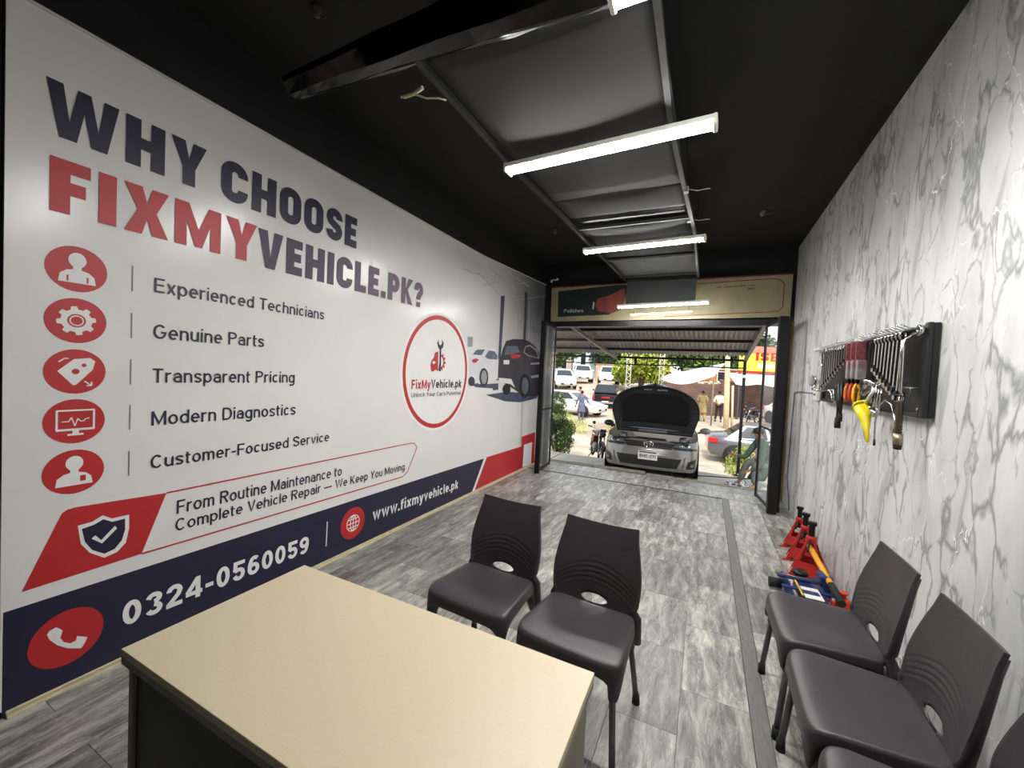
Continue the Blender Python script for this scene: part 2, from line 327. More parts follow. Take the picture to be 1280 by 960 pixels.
# ---------------------------------------------------------------- common materials
black_metal = M('black_painted_steel', (18,18,20), 0.4, 0.3, 0.25, 12)
chrome = M('chrome', (200,200,200), 0.18, 1.0, 0.1, 20)
grey_metal = M('grey_steel', (110,112,114), 0.35, 0.8, 0.15, 20)
rubber = M('black_rubber', (16,16,17), 0.75, 0, 0.2, 25)
red_paint = M('red_paint', (170,28,24), 0.35, 0.1, 0.15, 12)
black_plastic = M('black_plastic', (20,20,22), 0.45, 0, 0.2, 18)
white_plastic = M('white_plastic', (222,220,210), 0.4, 0, 0.05, 18)
yellow_plastic = M('yellow_plastic', (225,205,20), 0.4, 0, 0.08, 18)
BP = {
 'lift_post_a': [(4.689,2.482),(4.8,2.504),(4.786,2.127),(4.766,1.647),(4.742,1.377),(4.657,1.377),(4.694,1.722),(4.696,2.116)],
 'lift_post_b': [(5.438,2.684),(5.54,2.704),(5.552,2.337),(5.546,1.976),(5.448,1.967),(5.459,2.323)],
 'wc_body': [(3.974,1.592),(4.042,1.648),(4.072,1.685),(4.187,1.755),(4.312,1.777),(4.543,1.786),(4.649,1.749),(4.702,1.644),(4.706,1.396),(4.435,1.348),(4.236,1.33),(4.135,1.358),(3.998,1.376)],
 'wc_rear': [(4.049,1.678),(4.129,1.738),(4.332,1.76),(4.255,1.681)],
 'wc_side': [(4.341,1.668),(4.428,1.751),(4.587,1.751),(4.667,1.701),(4.664,1.648),(4.419,1.645)],
 'wc_tail': [(4.028,1.612),(4.11,1.637),(4.191,1.629),(4.132,1.585),(4.064,1.582)],
 'wc_wheel': [(4.448,1.414),(4.446,1.378),(4.433,1.345),(4.41,1.319),(4.379,1.303),(4.345,1.298),(4.31,1.304),(4.278,1.32),(4.252,1.346),(4.233,1.377),(4.225,1.412),(4.227,1.447),(4.24,1.479),(4.261,1.504),(4.29,1.521),(4.324,1.528),(4.359,1.523),(4.392,1.508),(4.42,1.483),(4.439,1.45)],
 'wc_rim': [(4.41,1.414),(4.409,1.387),(4.401,1.363),(4.387,1.344),(4.368,1.332),(4.346,1.328),(4.324,1.332),(4.303,1.344),(4.286,1.363),(4.274,1.387),(4.268,1.413),(4.269,1.439),(4.277,1.462),(4.291,1.481),(4.309,1.494),(4.33,1.498),(4.353,1.495),(4.374,1.483),(4.391,1.464),(4.404,1.44)],
 'wc_wheel2': [(4.124,1.363),(4.122,1.346),(4.112,1.33),(4.097,1.317),(4.077,1.309),(4.054,1.307),(4.031,1.31),(4.01,1.318),(3.993,1.33),(3.982,1.346),(3.977,1.363),(3.979,1.38),(3.988,1.396),(4.002,1.408),(4.022,1.417),(4.044,1.42),(4.067,1.417),(4.089,1.409),(4.107,1.397),(4.119,1.381)],
 'arm': [(4.391,1.329),(4.733,1.337),(4.742,1.251),(4.596,1.246),(4.57,1.299),(4.393,1.307)],
 'reflection': [(4.404,1.193),(5.037,1.22),(6.16,1.139),(6.103,1.084),(5.459,1.049),(4.958,1.087)],
 'reflection_b': [(4.002,1.332),(4.207,1.34),(4.716,1.297),(4.676,1.268),(4.176,1.291)],
 'sv_body': [(4.815,1.81),(4.907,1.915),(5.1,1.957),(5.456,1.986),(5.712,1.968),(5.93,1.916),(6.101,1.831),(6.163,1.712),(6.24,1.142),(5.908,1.128),(5.558,1.139),(5.229,1.248),(4.759,1.377),(4.718,1.486),(4.744,1.646)],
 'sv_rear': [(4.855,1.722),(4.914,1.848),(5.27,1.869),(5.365,1.763)],
 'sv_side': [(5.48,1.792),(5.534,1.89),(5.717,1.927),(5.999,1.868),(6.134,1.73),(5.652,1.752)],
 'sv_sidein': [(5.523,1.799),(5.564,1.874),(5.72,1.907),(5.957,1.853),(6.08,1.745),(5.662,1.767)],
 'sv_tail': [(5.053,1.733),(5.363,1.784),(5.391,1.72),(5.107,1.68)],
 'sv_plate': [(4.845,1.65),(5.023,1.659),(5.02,1.6),(4.851,1.594)],
 'sv_bumper': [(4.725,1.412),(5.114,1.396),(5.252,1.269),(5.097,1.324),(4.753,1.355)],
 'sv_wheel': [(5.803,1.291),(5.8,1.233),(5.776,1.181),(5.734,1.141),(5.679,1.117),(5.617,1.11),(5.554,1.121),(5.495,1.149),(5.447,1.19),(5.414,1.241),(5.399,1.296),(5.401,1.351),(5.423,1.4),(5.461,1.44),(5.512,1.466),(5.573,1.476),(5.636,1.468),(5.697,1.442),(5.749,1.402),(5.785,1.35)],
 'sv_rim': [(5.726,1.292),(5.725,1.252),(5.711,1.216),(5.687,1.188),(5.654,1.17),(5.616,1.165),(5.577,1.172),(5.541,1.192),(5.511,1.22),(5.489,1.256),(5.479,1.295),(5.48,1.334),(5.493,1.369),(5.516,1.397),(5.548,1.415),(5.585,1.421),(5.624,1.415),(5.661,1.397),(5.693,1.369),(5.715,1.332)],
 'sv_wheel2': [(5.101,1.25),(5.097,1.227),(5.082,1.206),(5.056,1.19),(5.023,1.18),(4.986,1.177),(4.948,1.182),(4.914,1.194),(4.886,1.211),(4.867,1.232),(4.859,1.255),(4.863,1.277),(4.877,1.298),(4.901,1.314),(4.933,1.324),(4.97,1.327),(5.007,1.323),(5.043,1.312),(5.072,1.295),(5.092,1.274)],
 'sv_trim': [(5.753,1.646),(6.155,1.675),(6.159,1.643),(5.786,1.62)],
 'sv_trim2': [(5.795,1.449),(6.181,1.478),(6.187,1.436),(5.848,1.409)],
 'wall_sign': [(3.924,1.873),(4.038,1.884),(4.041,1.77),(3.934,1.757)],
 'line0': [(4.568,2.361),(6.376,2.804),(6.372,2.81),(4.566,2.366)],
 'line1': [(4.839,2.135),(5.101,2.174),(5.099,2.181),(4.838,2.141)],
 'line2': [(4.818,1.992),(5.117,2.033),(5.115,2.04),(4.817,1.998)],
 'line3': [(4.806,2.405),(4.843,2.134),(4.852,2.136),(4.814,2.407)],
 'line4': [(5.172,2.325),(5.208,2.01),(5.228,2.012),(5.192,2.327)],
 'line5': [(5.602,2.57),(5.672,2.011),(5.684,2.012),(5.614,2.572)],
 'line6': [(4.084,2.63),(4.649,2.494),(4.665,2.506),(4.098,2.641)],
 'line7': [(4.325,2.76),(5.162,2.635),(5.18,2.648),(4.338,2.772)],
 'line8': [(4.724,2.821),(5.572,2.783),(5.589,2.798),(4.737,2.834)],
 'line9': [(3.768,2.604),(4.662,2.633),(4.667,2.641),(3.772,2.611)],
 'line10': [(4.209,2.517),(5.201,2.834),(5.196,2.841),(4.205,2.523)],
 'line11': [(4.475,2.499),(5.466,2.83),(5.461,2.835),(4.471,2.504)],
 'line12': [(4.97,2.662),(5.233,2.504),(5.242,2.507),(4.978,2.665)],
 'tag': [(0.702,1.41),(0.751,1.463),(0.803,1.47),(0.819,1.456),(0.812,1.419),(0.76,1.352),(0.75,1.348)],
 'redbox': [(0.61,0.5),(0.721,0.792),(0.738,0.805),(0.765,0.808),(1.097,0.788),(1.0,0.507)],
 'outline': [(1.097,0.788),(3.006,0.78),(3.064,0.771),(3.103,0.727),(2.977,0.511),(2.913,0.48),(1.0,0.507)],
 'shieldw': [(0.771,0.723),(0.818,0.726),(0.853,0.745),(0.886,0.72),(0.948,0.72),(0.949,0.653),(0.938,0.586),(0.906,0.552),(0.861,0.543),(0.812,0.585),(0.782,0.636)],
 'shieldb': [(0.784,0.704),(0.823,0.71),(0.856,0.726),(0.887,0.704),(0.933,0.705),(0.934,0.654),(0.923,0.604),(0.897,0.571),(0.861,0.562),(0.819,0.596),(0.795,0.642)],
 'check': [(0.816,0.649),(0.829,0.66),(0.849,0.63),(0.896,0.682),(0.904,0.668),(0.852,0.614)],
 'band': [(0.562,0.438),(4.44,0.385),(4.165,-0.0),(2.345,0.014),(0.92,-0.007),(0.561,0.008)],
 'slash': [(4.44,0.385),(4.502,0.39),(4.22,0.001),(4.165,-0.0)],
 'redband': [(4.512,0.388),(6.105,0.36),(6.159,-0.061),(5.305,-0.048),(4.22,0.001)],
 'qrcard': [(5.578,0.518),(6.117,0.53),(6.131,-0.108),(5.619,-0.08)],
 'qrwhite': [(5.684,0.38),(6.001,0.381),(5.997,0.023),(5.665,0.035)],
 'phone': [(0.708,0.297),(0.716,0.289),(0.729,0.272),(0.722,0.242),(0.733,0.217),(0.754,0.199),(0.771,0.202),(0.774,0.221),(0.808,0.196),(0.8,0.173),(0.788,0.156),(0.745,0.182),(0.713,0.215),(0.69,0.252),(0.682,0.279),(0.69,0.292)],
 'wrench': [(3.37,1.791),(3.356,1.752),(3.375,1.711),(3.4,1.692),(3.405,1.566),(3.392,1.473),(3.433,1.467),(3.426,1.694),(3.458,1.722),(3.46,1.761),(3.433,1.797),(3.432,1.751),(3.405,1.732),(3.38,1.747)],
 'halfcar': [(3.272,1.464),(3.258,1.532),(3.273,1.574),(3.303,1.596),(3.326,1.656),(3.378,1.67),(3.388,1.469),(3.338,1.482),(3.312,1.465)],
 'lamp': [(3.283,1.553),(3.305,1.572),(3.347,1.556),(3.307,1.536)],
 'gearhalf': [(3.414,1.662),(3.427,1.661),(3.435,1.638),(3.445,1.635),(3.464,1.651),(3.475,1.644),(3.47,1.619),(3.477,1.612),(3.502,1.615),(3.508,1.603),(3.491,1.584),(3.493,1.574),(3.516,1.564),(3.515,1.55),(3.491,1.544),(3.488,1.535),(3.502,1.514),(3.495,1.503),(3.471,1.511),(3.463,1.505),(3.465,1.479),(3.453,1.475),(3.436,1.494),(3.426,1.493),(3.425,1.513),(3.44,1.515),(3.453,1.522),(3.464,1.532),(3.471,1.546),(3.474,1.561),(3.473,1.576),(3.468,1.591),(3.458,1.603),(3.446,1.613),(3.432,1.619),(3.417,1.62)],
}
# ================================================================ THE ROOM
# ---- floor of marble tiles
def marble_tile_mat():
    m = bpy.data.materials.new('grey_marble_tile'); m.use_nodes = True; n = m.node_tree; b = n.nodes['Principled BSDF']; L = n.links.new
    t = n.nodes.new('ShaderNodeTexCoord'); oi = n.nodes.new('ShaderNodeObjectInfo')
    off = n.nodes.new('ShaderNodeVectorMath'); off.operation = 'ADD'
    sc = n.nodes.new('ShaderNodeVectorMath'); sc.operation = 'SCALE'; cx = n.nodes.new('ShaderNodeCombineXYZ')
    L(oi.outputs['Random'], cx.inputs[0]); L(oi.outputs['Random'], cx.inputs[1]); L(oi.outputs['Random'], cx.inputs[2])
    L(cx.outputs[0], sc.inputs[0]); sc.inputs['Scale'].default_value = 40
    L(t.outputs['Object'], off.inputs[0]); L(sc.outputs[0], off.inputs[1])
    mp = n.nodes.new('ShaderNodeMapping'); mp.inputs['Scale'].default_value = (6.0, 1.2, 5.0); L(off.outputs[0], mp.inputs[0])
    rz = n.nodes.new('ShaderNodeMapRange'); rz.inputs['To Min'].default_value = -0.8; rz.inputs['To Max'].default_value = 0.8
    L(oi.outputs['Random'], rz.inputs[0]); cr_ = n.nodes.new('ShaderNodeCombineXYZ'); L(rz.outputs[0], cr_.inputs[2]); L(cr_.outputs[0], mp.inputs['Rotation'])
    n1 = n.nodes.new('ShaderNodeTexNoise'); n1.inputs['Scale'].default_value = 2.8; n1.inputs['Detail'].default_value = 9; n1.inputs['Roughness'].default_value = 0.74; n1.inputs['Distortion'].default_value = 0.45
    L(mp.outputs[0], n1.inputs['Vector'])
    r1 = n.nodes.new('ShaderNodeValToRGB'); e = r1.color_ramp.elements
    e[0].position = 0.34; e[0].color = lin((77,77,72))+(1,); e[1].position = 0.66; e[1].color = lin((194,191,180))+(1,)
    x = r1.color_ramp.elements.new(0.5); x.color = lin((136,135,128))+(1,)
    L(n1.outputs['Fac'], r1.inputs[0])
    n2 = n.nodes.new('ShaderNodeTexNoise'); n2.inputs['Scale'].default_value = 3.0; n2.inputs['Detail'].default_value = 5; n2.inputs['Distortion'].default_value = 2.5
    L(mp.outputs[0], n2.inputs['Vector'])
    r2 = n.nodes.new('ShaderNodeValToRGB'); e = r2.color_ramp.elements
    e[0].position = 0.485; e[0].color = (0,0,0,1); e[1].position = 0.515; e[1].color = (0,0,0,1)
    x = r2.color_ramp.elements.new(0.5); x.color = (0.5,0.5,0.5,1); L(n2.outputs['Fac'], r2.inputs[0])
    mx = n.nodes.new('ShaderNodeMix'); mx.data_type = 'RGBA'; L(r2.outputs[0], mx.inputs[0]); L(r1.outputs[0], mx.inputs[6]); mx.inputs[7].default_value = lin((205,205,198))+(1,)
    # tone differs from tile to tile
    mr = n.nodes.new('ShaderNodeMapRange'); mr.inputs['To Min'].default_value = 0.62; mr.inputs['To Max'].default_value = 1.22; L(oi.outputs['Random'], mr.inputs[0])
    mu = n.nodes.new('ShaderNodeVectorMath'); mu.operation = 'SCALE'; L(mx.outputs[2], mu.inputs[0]); L(mr.outputs[0], mu.inputs['Scale'])
    L(mu.outputs[0], b.inputs['Base Color']); b.inputs['Roughness'].default_value = 0.36
    rr = n.nodes.new('ShaderNodeMapRange'); rr.inputs['To Min'].default_value = 0.26; rr.inputs['To Max'].default_value = 0.5; L(n1.outputs['Fac'], rr.inputs[0]); L(rr.outputs[0], b.inputs['Roughness'])
    return m
tile_m = marble_tile_mat()
grout = M('grout', (124,124,119), 0.8, 0, 0.2, 40)
XW0, XW1 = -2.50, 0.97
flo = MB().box(XW0, XW1, -2.5, 6.62, -0.16, -0.012).build('floor', grout); tag(flo, kind='structure')
_tm = {}
def tile(x0, x1, y0, y1, mat=tile_m, name='tile', lift=0.0):
    wdt, dep = round(x1-x0, 3), round(y1-y0, 3)
    key = (wdt, dep, mat.name)
    if key not in _tm:
        g = 0.0006
        o = MB().box(-wdt/2+g, wdt/2-g, -dep/2+g, dep/2-g, -0.011, 0.0, 0.0008).build(name, mat, flo); _tm[key] = o.data
    else:
        o = bpy.data.objects.new(name, _tm[key]); COL.objects.link(o); o.parent = flo
    o.location = ((x0+x1)/2, (y0+y1)/2, lift+random.uniform(-.0004, .0004)); return o
TW, TL = 0.29, 0.575
xe = 0.262; c = 0
while xe > XW0+0.01:
    x0 = max(XW0, xe-TW); ys = 2.40-(0.0 if c % 2 else TL/2)
    y = ys-6*TL
    while y < 5.80:
        a, b_ = max(-0.9, y), min(5.80, y+TL)
        if b_-a > 0.02 and (a > 0.0 or x0 < 0.0 or True): tile(x0, xe, a, b_)
        y += TL
    xe -= TW; c += 1
strip_m = M('dark_border_strip', (104,103,98), 0.45, 0, 0.22, 9, stretch=(8, 1.5, 8))
y = -0.9
while y < 5.84:
    tile(0.264, 0.335, y, min(5.84, y+0.9), strip_m, 'border_strip'); y += 0.9
for c, (x0, x1) in enumerate(((0.337, 0.655), (0.657, 0.97))):
    y = -0.9-0.3*c
    while y < 5.84:
        tile(x0, x1, max(-.9, y), min(5.84, y+0.62)); y += 0.62
# threshold slabs past the dark joint
x = XW0
while x < XW1-0.01:
    x1 = min(XW1, x+0.58); tile(x, x1, 5.855, 6.2); tile(x, x1, 6.2, 6.5); x = x1
tile(XW0, XW1, 5.80 if False else 5.842, 5.853, M('dark_joint', (104,98,90), 0.8, 0, 0.2, 30), 'threshold_joint', -0.001)
# broken stone edge of the shop floor
stone = M('worn_edge_stone', (120,114,100), 0.8, 0, 0.3, 14, 0.6)
xs = [-2.45, -2.05, -1.60, -1.33, -0.78, -0.35, 0.12, 0.55, 0.97]
for i in range(len(xs)-1):
    dz = [0.0, 0.012, 0.008, 0.035, -0.004, 0.0, -0.01, 0.0][i]; dy = [0.02, 0.0, 0.05, -0.05, 0.03, 0.0, 0.02, 0.0][i]
    b = MB(); b.box(xs[i]+.004, xs[i+1]-.004, 6.51+dy*.3, 6.68+dy, -0.15, 0.0+dz, 0.012); b.build('edge_stone', stone, flo)

# ---- walls, ceiling
black_wall = M('black_wall_paint', (11,11,13), 0.75, 0, 0.35, 3.0, 0.15)
ceil_m = M('black_ceiling_paint', (11,11,13), 0.8, 0, 0.4, 2.2, 0.2)
HC = 3.27
tag(MB().box(XW0-0.1, XW1+0.1, -2.6, 6.45, HC, HC+0.12).build('ceiling', ceil_m), kind='structure')
tag(MB().box(XW0-0.12, XW0, -2.6, 6.45, -0.1, HC).build('wall_left', black_wall), kind='structure')
tag(MB().box(XW0, XW1, -2.6, -2.5, 0, HC).build('wall_back', M('dark_rear_wall', (46,46,46), 0.8, 0, 0.1, 3)), kind='structure')
def wallpaper():
    m = bpy.data.materials.new('marble_wallpaper'); m.use_nodes = True; n = m.node_tree; b = n.nodes['Principled BSDF']; L = n.links.new
    t = n.nodes.new('ShaderNodeTexCoord'); mp = n.nodes.new('ShaderNodeMapping'); L(t.outputs['Object'], mp.inputs[0])
    mp.inputs['Rotation'].default_value = (R(-32), 0, 0); mp.inputs['Scale'].default_value = (1, 2.1, 0.85)
    def noise(scale, detail, vec, dist=0.0, rough=.5):
        x = n.nodes.new('ShaderNodeTexNoise'); x.inputs['Scale'].default_value = scale; x.inputs['Detail'].default_value = detail
        x.inputs['Distortion'].default_value = dist; x.inputs['Roughness'].default_value = rough; L(vec, x.inputs['Vector']); return x
    warp = noise(3.0, 4, mp.outputs[0], 0.3)
    ws = n.nodes.new('ShaderNodeVectorMath'); ws.operation = 'SUBTRACT'; L(warp.outputs['Color'], ws.inputs[0]); ws.inputs[1].default_value = (.5,.5,.5)
    wc = n.nodes.new('ShaderNodeVectorMath'); wc.operation = 'SCALE'; L(ws.outputs[0], wc.inputs[0]); wc.inputs['Scale'].default_value = 0.55
    wa = n.nodes.new('ShaderNodeVectorMath'); wa.operation = 'ADD'; L(mp.outputs[0], wa.inputs[0]); L(wc.outputs[0], wa.inputs[1])
    def edges(scale, w0, w1):
        v = n.nodes.new('ShaderNodeTexVoronoi'); v.feature = 'DISTANCE_TO_EDGE'; v.inputs['Scale'].default_value = scale; L(wa.outputs[0], v.inputs['Vector'])
        r = n.nodes.new('ShaderNodeMapRange'); r.inputs['From Min'].default_value = w0; r.inputs['From Max'].default_value = w1
        r.inputs['To Min'].default_value = 1; r.inputs['To Max'].default_value = 0; L(v.outputs['Distance'], r.inputs[0]); return r
    msk = noise(2.6, 2, mp.outputs[0]); mr = n.nodes.new('ShaderNodeMapRange'); mr.inputs['From Min'].default_value = .40; mr.inputs['From Max'].default_value = .62; L(msk.outputs['Fac'], mr.inputs[0])
    msw = n.nodes.new('ShaderNodeMath'); msw.operation = 'MULTIPLY'; msw.inputs[1].default_value = 0.11; L(mr.outputs[0], msw.inputs[0])
    e1 = edges(3.3, 0.004, 0.05)
    wsum = n.nodes.new('ShaderNodeMath'); wsum.operation = 'ADD'; wsum.inputs[1].default_value = .012; L(msw.outputs[0], wsum.inputs[0]); L(wsum.outputs[0], e1.inputs['From Max'])
    m1 = n.nodes.new('ShaderNodeMath'); m1.operation = 'MULTIPLY'; L(e1.outputs[0], m1.inputs[0])
    ad = n.nodes.new('ShaderNodeMath'); ad.operation = 'ADD'; ad.inputs[1].default_value = .30; L(mr.outputs[0], ad.inputs[0]); ad.use_clamp = True; L(ad.outputs[0], m1.inputs[1])
    cl = noise(1.6, 6, mp.outputs[0], 0.4, .6); r1 = n.nodes.new('ShaderNodeValToRGB'); e = r1.color_ramp.elements
    e[0].position = .30; e[0].color = lin((186,187,188))+(1,); e[1].position = .62; e[1].color = lin((216,216,214))+(1,); L(cl.outputs['Fac'], r1.inputs[0])
    mps = n.nodes.new('ShaderNodeMapping'); mps.inputs['Scale'].default_value = (1, 2.4, 0.75); L(mp.outputs[0], mps.inputs[0])
    st = noise(2.6, 3, mps.outputs[0], .3); stv = n.nodes.new('ShaderNodeMapRange'); stv.inputs['From Min'].default_value = .60; stv.inputs['From Max'].default_value = .70; stv.inputs['To Max'].default_value = .55; L(st.outputs['Fac'], stv.inputs[0])
    mxx = n.nodes.new('ShaderNodeMath'); mxx.operation = 'MAXIMUM'; L(m1.outputs[0], mxx.inputs[0]); L(stv.outputs[0], mxx.inputs[1])
    fm = n.nodes.new('ShaderNodeMath'); fm.operation = 'MULTIPLY'; fm.inputs[1].default_value = .78; L(mxx.outputs[0], fm.inputs[0])
    mx = n.nodes.new('ShaderNodeMix'); mx.data_type = 'RGBA'; L(fm.outputs[0], mx.inputs[0]); L(r1.outputs[0], mx.inputs[6]); mx.inputs[7].default_value = lin((112,114,118))+(1,)
    # bright crack lines of the print
    v2 = n.nodes.new('ShaderNodeTexVoronoi'); v2.feature = 'DISTANCE_TO_EDGE'; v2.inputs['Scale'].default_value = 2.3
    wb = n.nodes.new('ShaderNodeVectorMath'); wb.operation = 'ADD'; wb.inputs[1].default_value = (3.1, 7.7, 1.3); L(wa.outputs[0], wb.inputs[0]); L(wb.outputs[0], v2.inputs['Vector'])
    r2 = n.nodes.new('ShaderNodeMapRange'); r2.inputs['From Min'].default_value = .003; r2.inputs['From Max'].default_value = .010; r2.inputs['To Min'].default_value = 1; r2.inputs['To Max'].default_value = 0; L(v2.outputs['Distance'], r2.inputs[0])
    mk = noise(1.1, 2, mp.outputs[0]); mk2 = n.nodes.new('ShaderNodeMapRange'); mk2.inputs['From Min'].default_value = .50; mk2.inputs['From Max'].default_value = .56; L(mk.outputs['Fac'], mk2.inputs[0])
    m2 = n.nodes.new('ShaderNodeMath'); m2.operation = 'MULTIPLY'; L(r2.outputs[0], m2.inputs[0]); L(mk2.outputs[0], m2.inputs[1])
    mz = n.nodes.new('ShaderNodeMix'); mz.data_type = 'RGBA'; L(m2.outputs[0], mz.inputs[0]); L(mx.outputs[2], mz.inputs[6]); mz.inputs[7].default_value = (.95,.95,.95,1)
    L(mz.outputs[2], b.inputs['Base Color']); b.inputs['Roughness'].default_value = .55
    return m
tag(MB().box(XW1, XW1+0.12, -2.6, 6.45, -0.1, HC).build('wall_right', wallpaper()), kind='structure')
# wall above the opening, and its jambs
jamb_m = M('ochre_jamb_paint', (112,98,66), 0.7, 0, 0.25, 8)
b = MB(); b.box(XW0, XW1, 6.26, 6.45, 2.30, HC); tag(b.build('wall_front', black_wall), kind='structure')
tag(MB().box(0.90, XW1, 6.22, 6.45, 0.0, 2.32).build('trim_1', jamb_m), kind='structure')
tag(MB().box(XW0, -2.36, 6.22, 6.45, 0.0, 2.32).build('trim_2', M('grey_jamb_paint', (96,96,98), 0.7, 0, 0.2, 8)), kind='structure')
tag(MB().box(-2.36, 0.90, 6.16, 6.30, 2.26, 2.335).build('trim_3', black_metal), kind='structure')
for x0, x1, n_ in ((0.84, 0.90, 'trim_4'), (-2.36, -2.31, 'trim_5')):
    tag(MB().box(x0, x1, 6.20, 6.28, 0.0, 2.26).build(n_, black_metal), kind='structure')
# ---- sign boards over the opening
beige = M('aged_beige_sign_vinyl', (152,141,106), 0.45, 0, 0.14, 5)
maroon = M('maroon_print', (104,34,26), 0.5, 0, 0.15, 9); dkgreen = M('dark_slate_green_print', (22,30,32), 0.45, 0, 0.2, 8)
sg = thing('sign_board', 'long aged beige sign board over the shop opening, dark panel at its left', 'sign', (0, 6.2, 2.33))
def SF(t): return lambda a, b, tt=0: (a, -t-tt, b-2.33)
def quad(sl): return sl
b = MB(); b.prism([(-2.34,2.345),(0.915,2.37),(0.92,2.925),(-2.35,2.90)], lambda a,b_,t: (a, t, b_-2.33), 0.0, 0.055); b.build('panel', beige, sg)
b = MB(); b.prism([(-2.35,2.885),(0.92,2.912),(0.92,2.93),(-2.35,2.905)], lambda a,b_,t: (a, t, b_-2.33), -0.012, 0.0); b.build('top_edge', maroon, sg)
b = MB(); b.prism([(-2.22,2.42),(-1.40,2.44),(-1.20,2.60),(-1.12,2.88),(-1.3,2.885),(-2.23,2.83)], lambda a,b_,t: (a, t, b_-2.33), -0.004, 0.0); b.build('dark_panel', dkgreen, sg)
b = MB(); b.prism([(-1.62,2.58),(-1.58,2.70),(-1.42,2.73),(-1.18,2.84),(-1.16,2.70),(-1.20,2.52),(-1.36,2.46),(-1.56,2.50)], lambda a,b_,t: (a, t, b_-2.33), -0.008, -0.004)
b.build('red_motif', M('faded_red_print', (120,52,46), 0.5, 0, 0.2, 9), sg)
b = MB(); b.prism([(-1.66,2.53),(-1.64,2.53),(-1.63,2.63),(-1.65,2.65)], lambda a,b_,t: (a, t, b_-2.33), -0.009, -0.004); b.build('white_motif', white_plastic, sg)
text('lettering', 'Polishes', lambda a,b_: (a, -0.006, b_-2.33), -2.12, -1.80, 2.485, 0.055, M('pale_print', (176,180,176), .5, 0, .05), sg, 0.01)
# thin rounded frame line printed at the right
pts = [(-0.2,2.845),(0.70,2.872),(0.78,2.855),(0.83,2.80),(0.83,2.50),(0.79,2.455),(0.72,2.44),(-0.6,2.40)]
b = MB()
for i in range(len(pts)-1):
    (a0,b0),(a1,b1) = pts[i], pts[i+1]; d = math.hypot(a1-a0,b1-b0); nx, nz = -(b1-b0)/d*.005, (a1-a0)/d*.005
    b.prism([(a0+nx,b0+nz),(a1+nx,b1+nz),(a1-nx,b1-nz),(a0-nx,b0-nz)], lambda a,b_,t: (a, t, b_-2.33), -0.003, 0.0)
b.build('frame_line', maroon, sg)
text('lettering', 'AIR CONDITIONER GAS', lambda a,b_: (a, -0.004, b_-2.33), 0.05, 0.50, 2.775, 0.022, maroon, sg, 0.01, 0.02)
text('lettering', '360', lambda a,b_: (a, -0.004, b_-2.33), 0.42, 0.50, 2.735, 0.032, maroon, sg, 0.02)

# ---- hung ceiling strip: rails, grey sheets
RX0, RX1 = -1.10, -0.20
rail_m = M('dull_zinc_rail', (48,48,48), 0.5, 0.6, 0.25, 12)
fr = thing('ceiling_frame', 'narrow hung ceiling strip of grey sheets between two zinc rails', 'ceiling panel', (0, 0, 2.80))
for pts in ([(-1.19,1.38),(-1.20,2.3),(-1.13,3.93),(-1.06,5.62)], [(-0.225,1.25),(-0.24,2.26),(-0.17,3.9),(-0.17,5.62)]):
    b = MB()
    for i in range(len(pts)-1):
        (xa,ya),(xb,yb) = pts[i], pts[i+1]
        b.add([(xa-.014,ya,0),(xa+.014,ya,0),(xb+.014,yb,0),(xb-.014,yb,0),(xa-.014,ya,.028),(xa+.014,ya,.028),(xb+.014,yb,.028),(xb-.014,yb,.028)],
              [(0,1,2,3),(4,7,6,5),(0,4,5,1),(1,5,6,2),(2,6,7,3),(3,7,4,0)])
    b.build('rail', rail_m, fr)
for k,(xx,yy) in enumerate([(-1.19,1.5),(-.235,1.5),(-1.19,3.0),(-.21,3.0),(-1.12,4.4),(-.17,4.4),(-1.07,5.55),(-.17,5.55)]):
    MB().cyl((xx,yy,.02),(xx,yy,.47),.004,6).build('hanger_rod', rail_m, fr)
sheet_m = M('dusty_grey_sheet', (30,30,30), 0.75, 0, 0.16, 3.5, 0.1)
sheet_l = M('pale_grey_sheet', (62,62,60), 0.7, 0, 0.2, 9)
def sheet(y0, y1, sag, mat, z0=.03, z1=.03, name='sheet'):
    def f(u, v):
        y = y0+(y1-y0)*v; xl = -1.18+(y-1.4)*.028; xr = -0.225+(y-1.4)*.013
        return (xl+(xr-xl)*u, y+0.05*sin(pi*u)*(1 if v > .5 else 0)*sag*8, z0+(z1-z0)*v-sag*sin(pi*u)*sin(pi*v)**.6*1.0)
    b = MB(); b.grid(f, 14, 10); o = b.build(name, mat, fr, fixn=False)
    md = o.modifiers.new('t','SOLIDIFY'); md.thickness = .004; return o
sheet(1.36, 2.95, 0.03, sheet_m); sheet(2.955, 3.36, 0.025, sheet_m, .03, .045)
sheet(3.60, 4.02, 0.035, sheet_m, .03, .05); sheet(4.03, 4.55, 0.02, sheet_m, .06, .03); sheet(4.68, 5.42, 0.006, sheet_l, .03, .03)
for yy in (3.55, 4.62, 5.44):
    MB().box(-1.11, -.18, yy-.012, yy+.012, .0, .024).build('cross_bar', rail_m, fr)
sheet(3.36, 3.55, 0.0, black_metal, .05, .06, 'dark_sheet')
b = MB(); b.box(-1.07,-.19,5.735,5.75,-.30,.06,.003); b.build('drop_board', M('dark_grey_board', (50,50,52), .5, 0, .12, 5), fr)
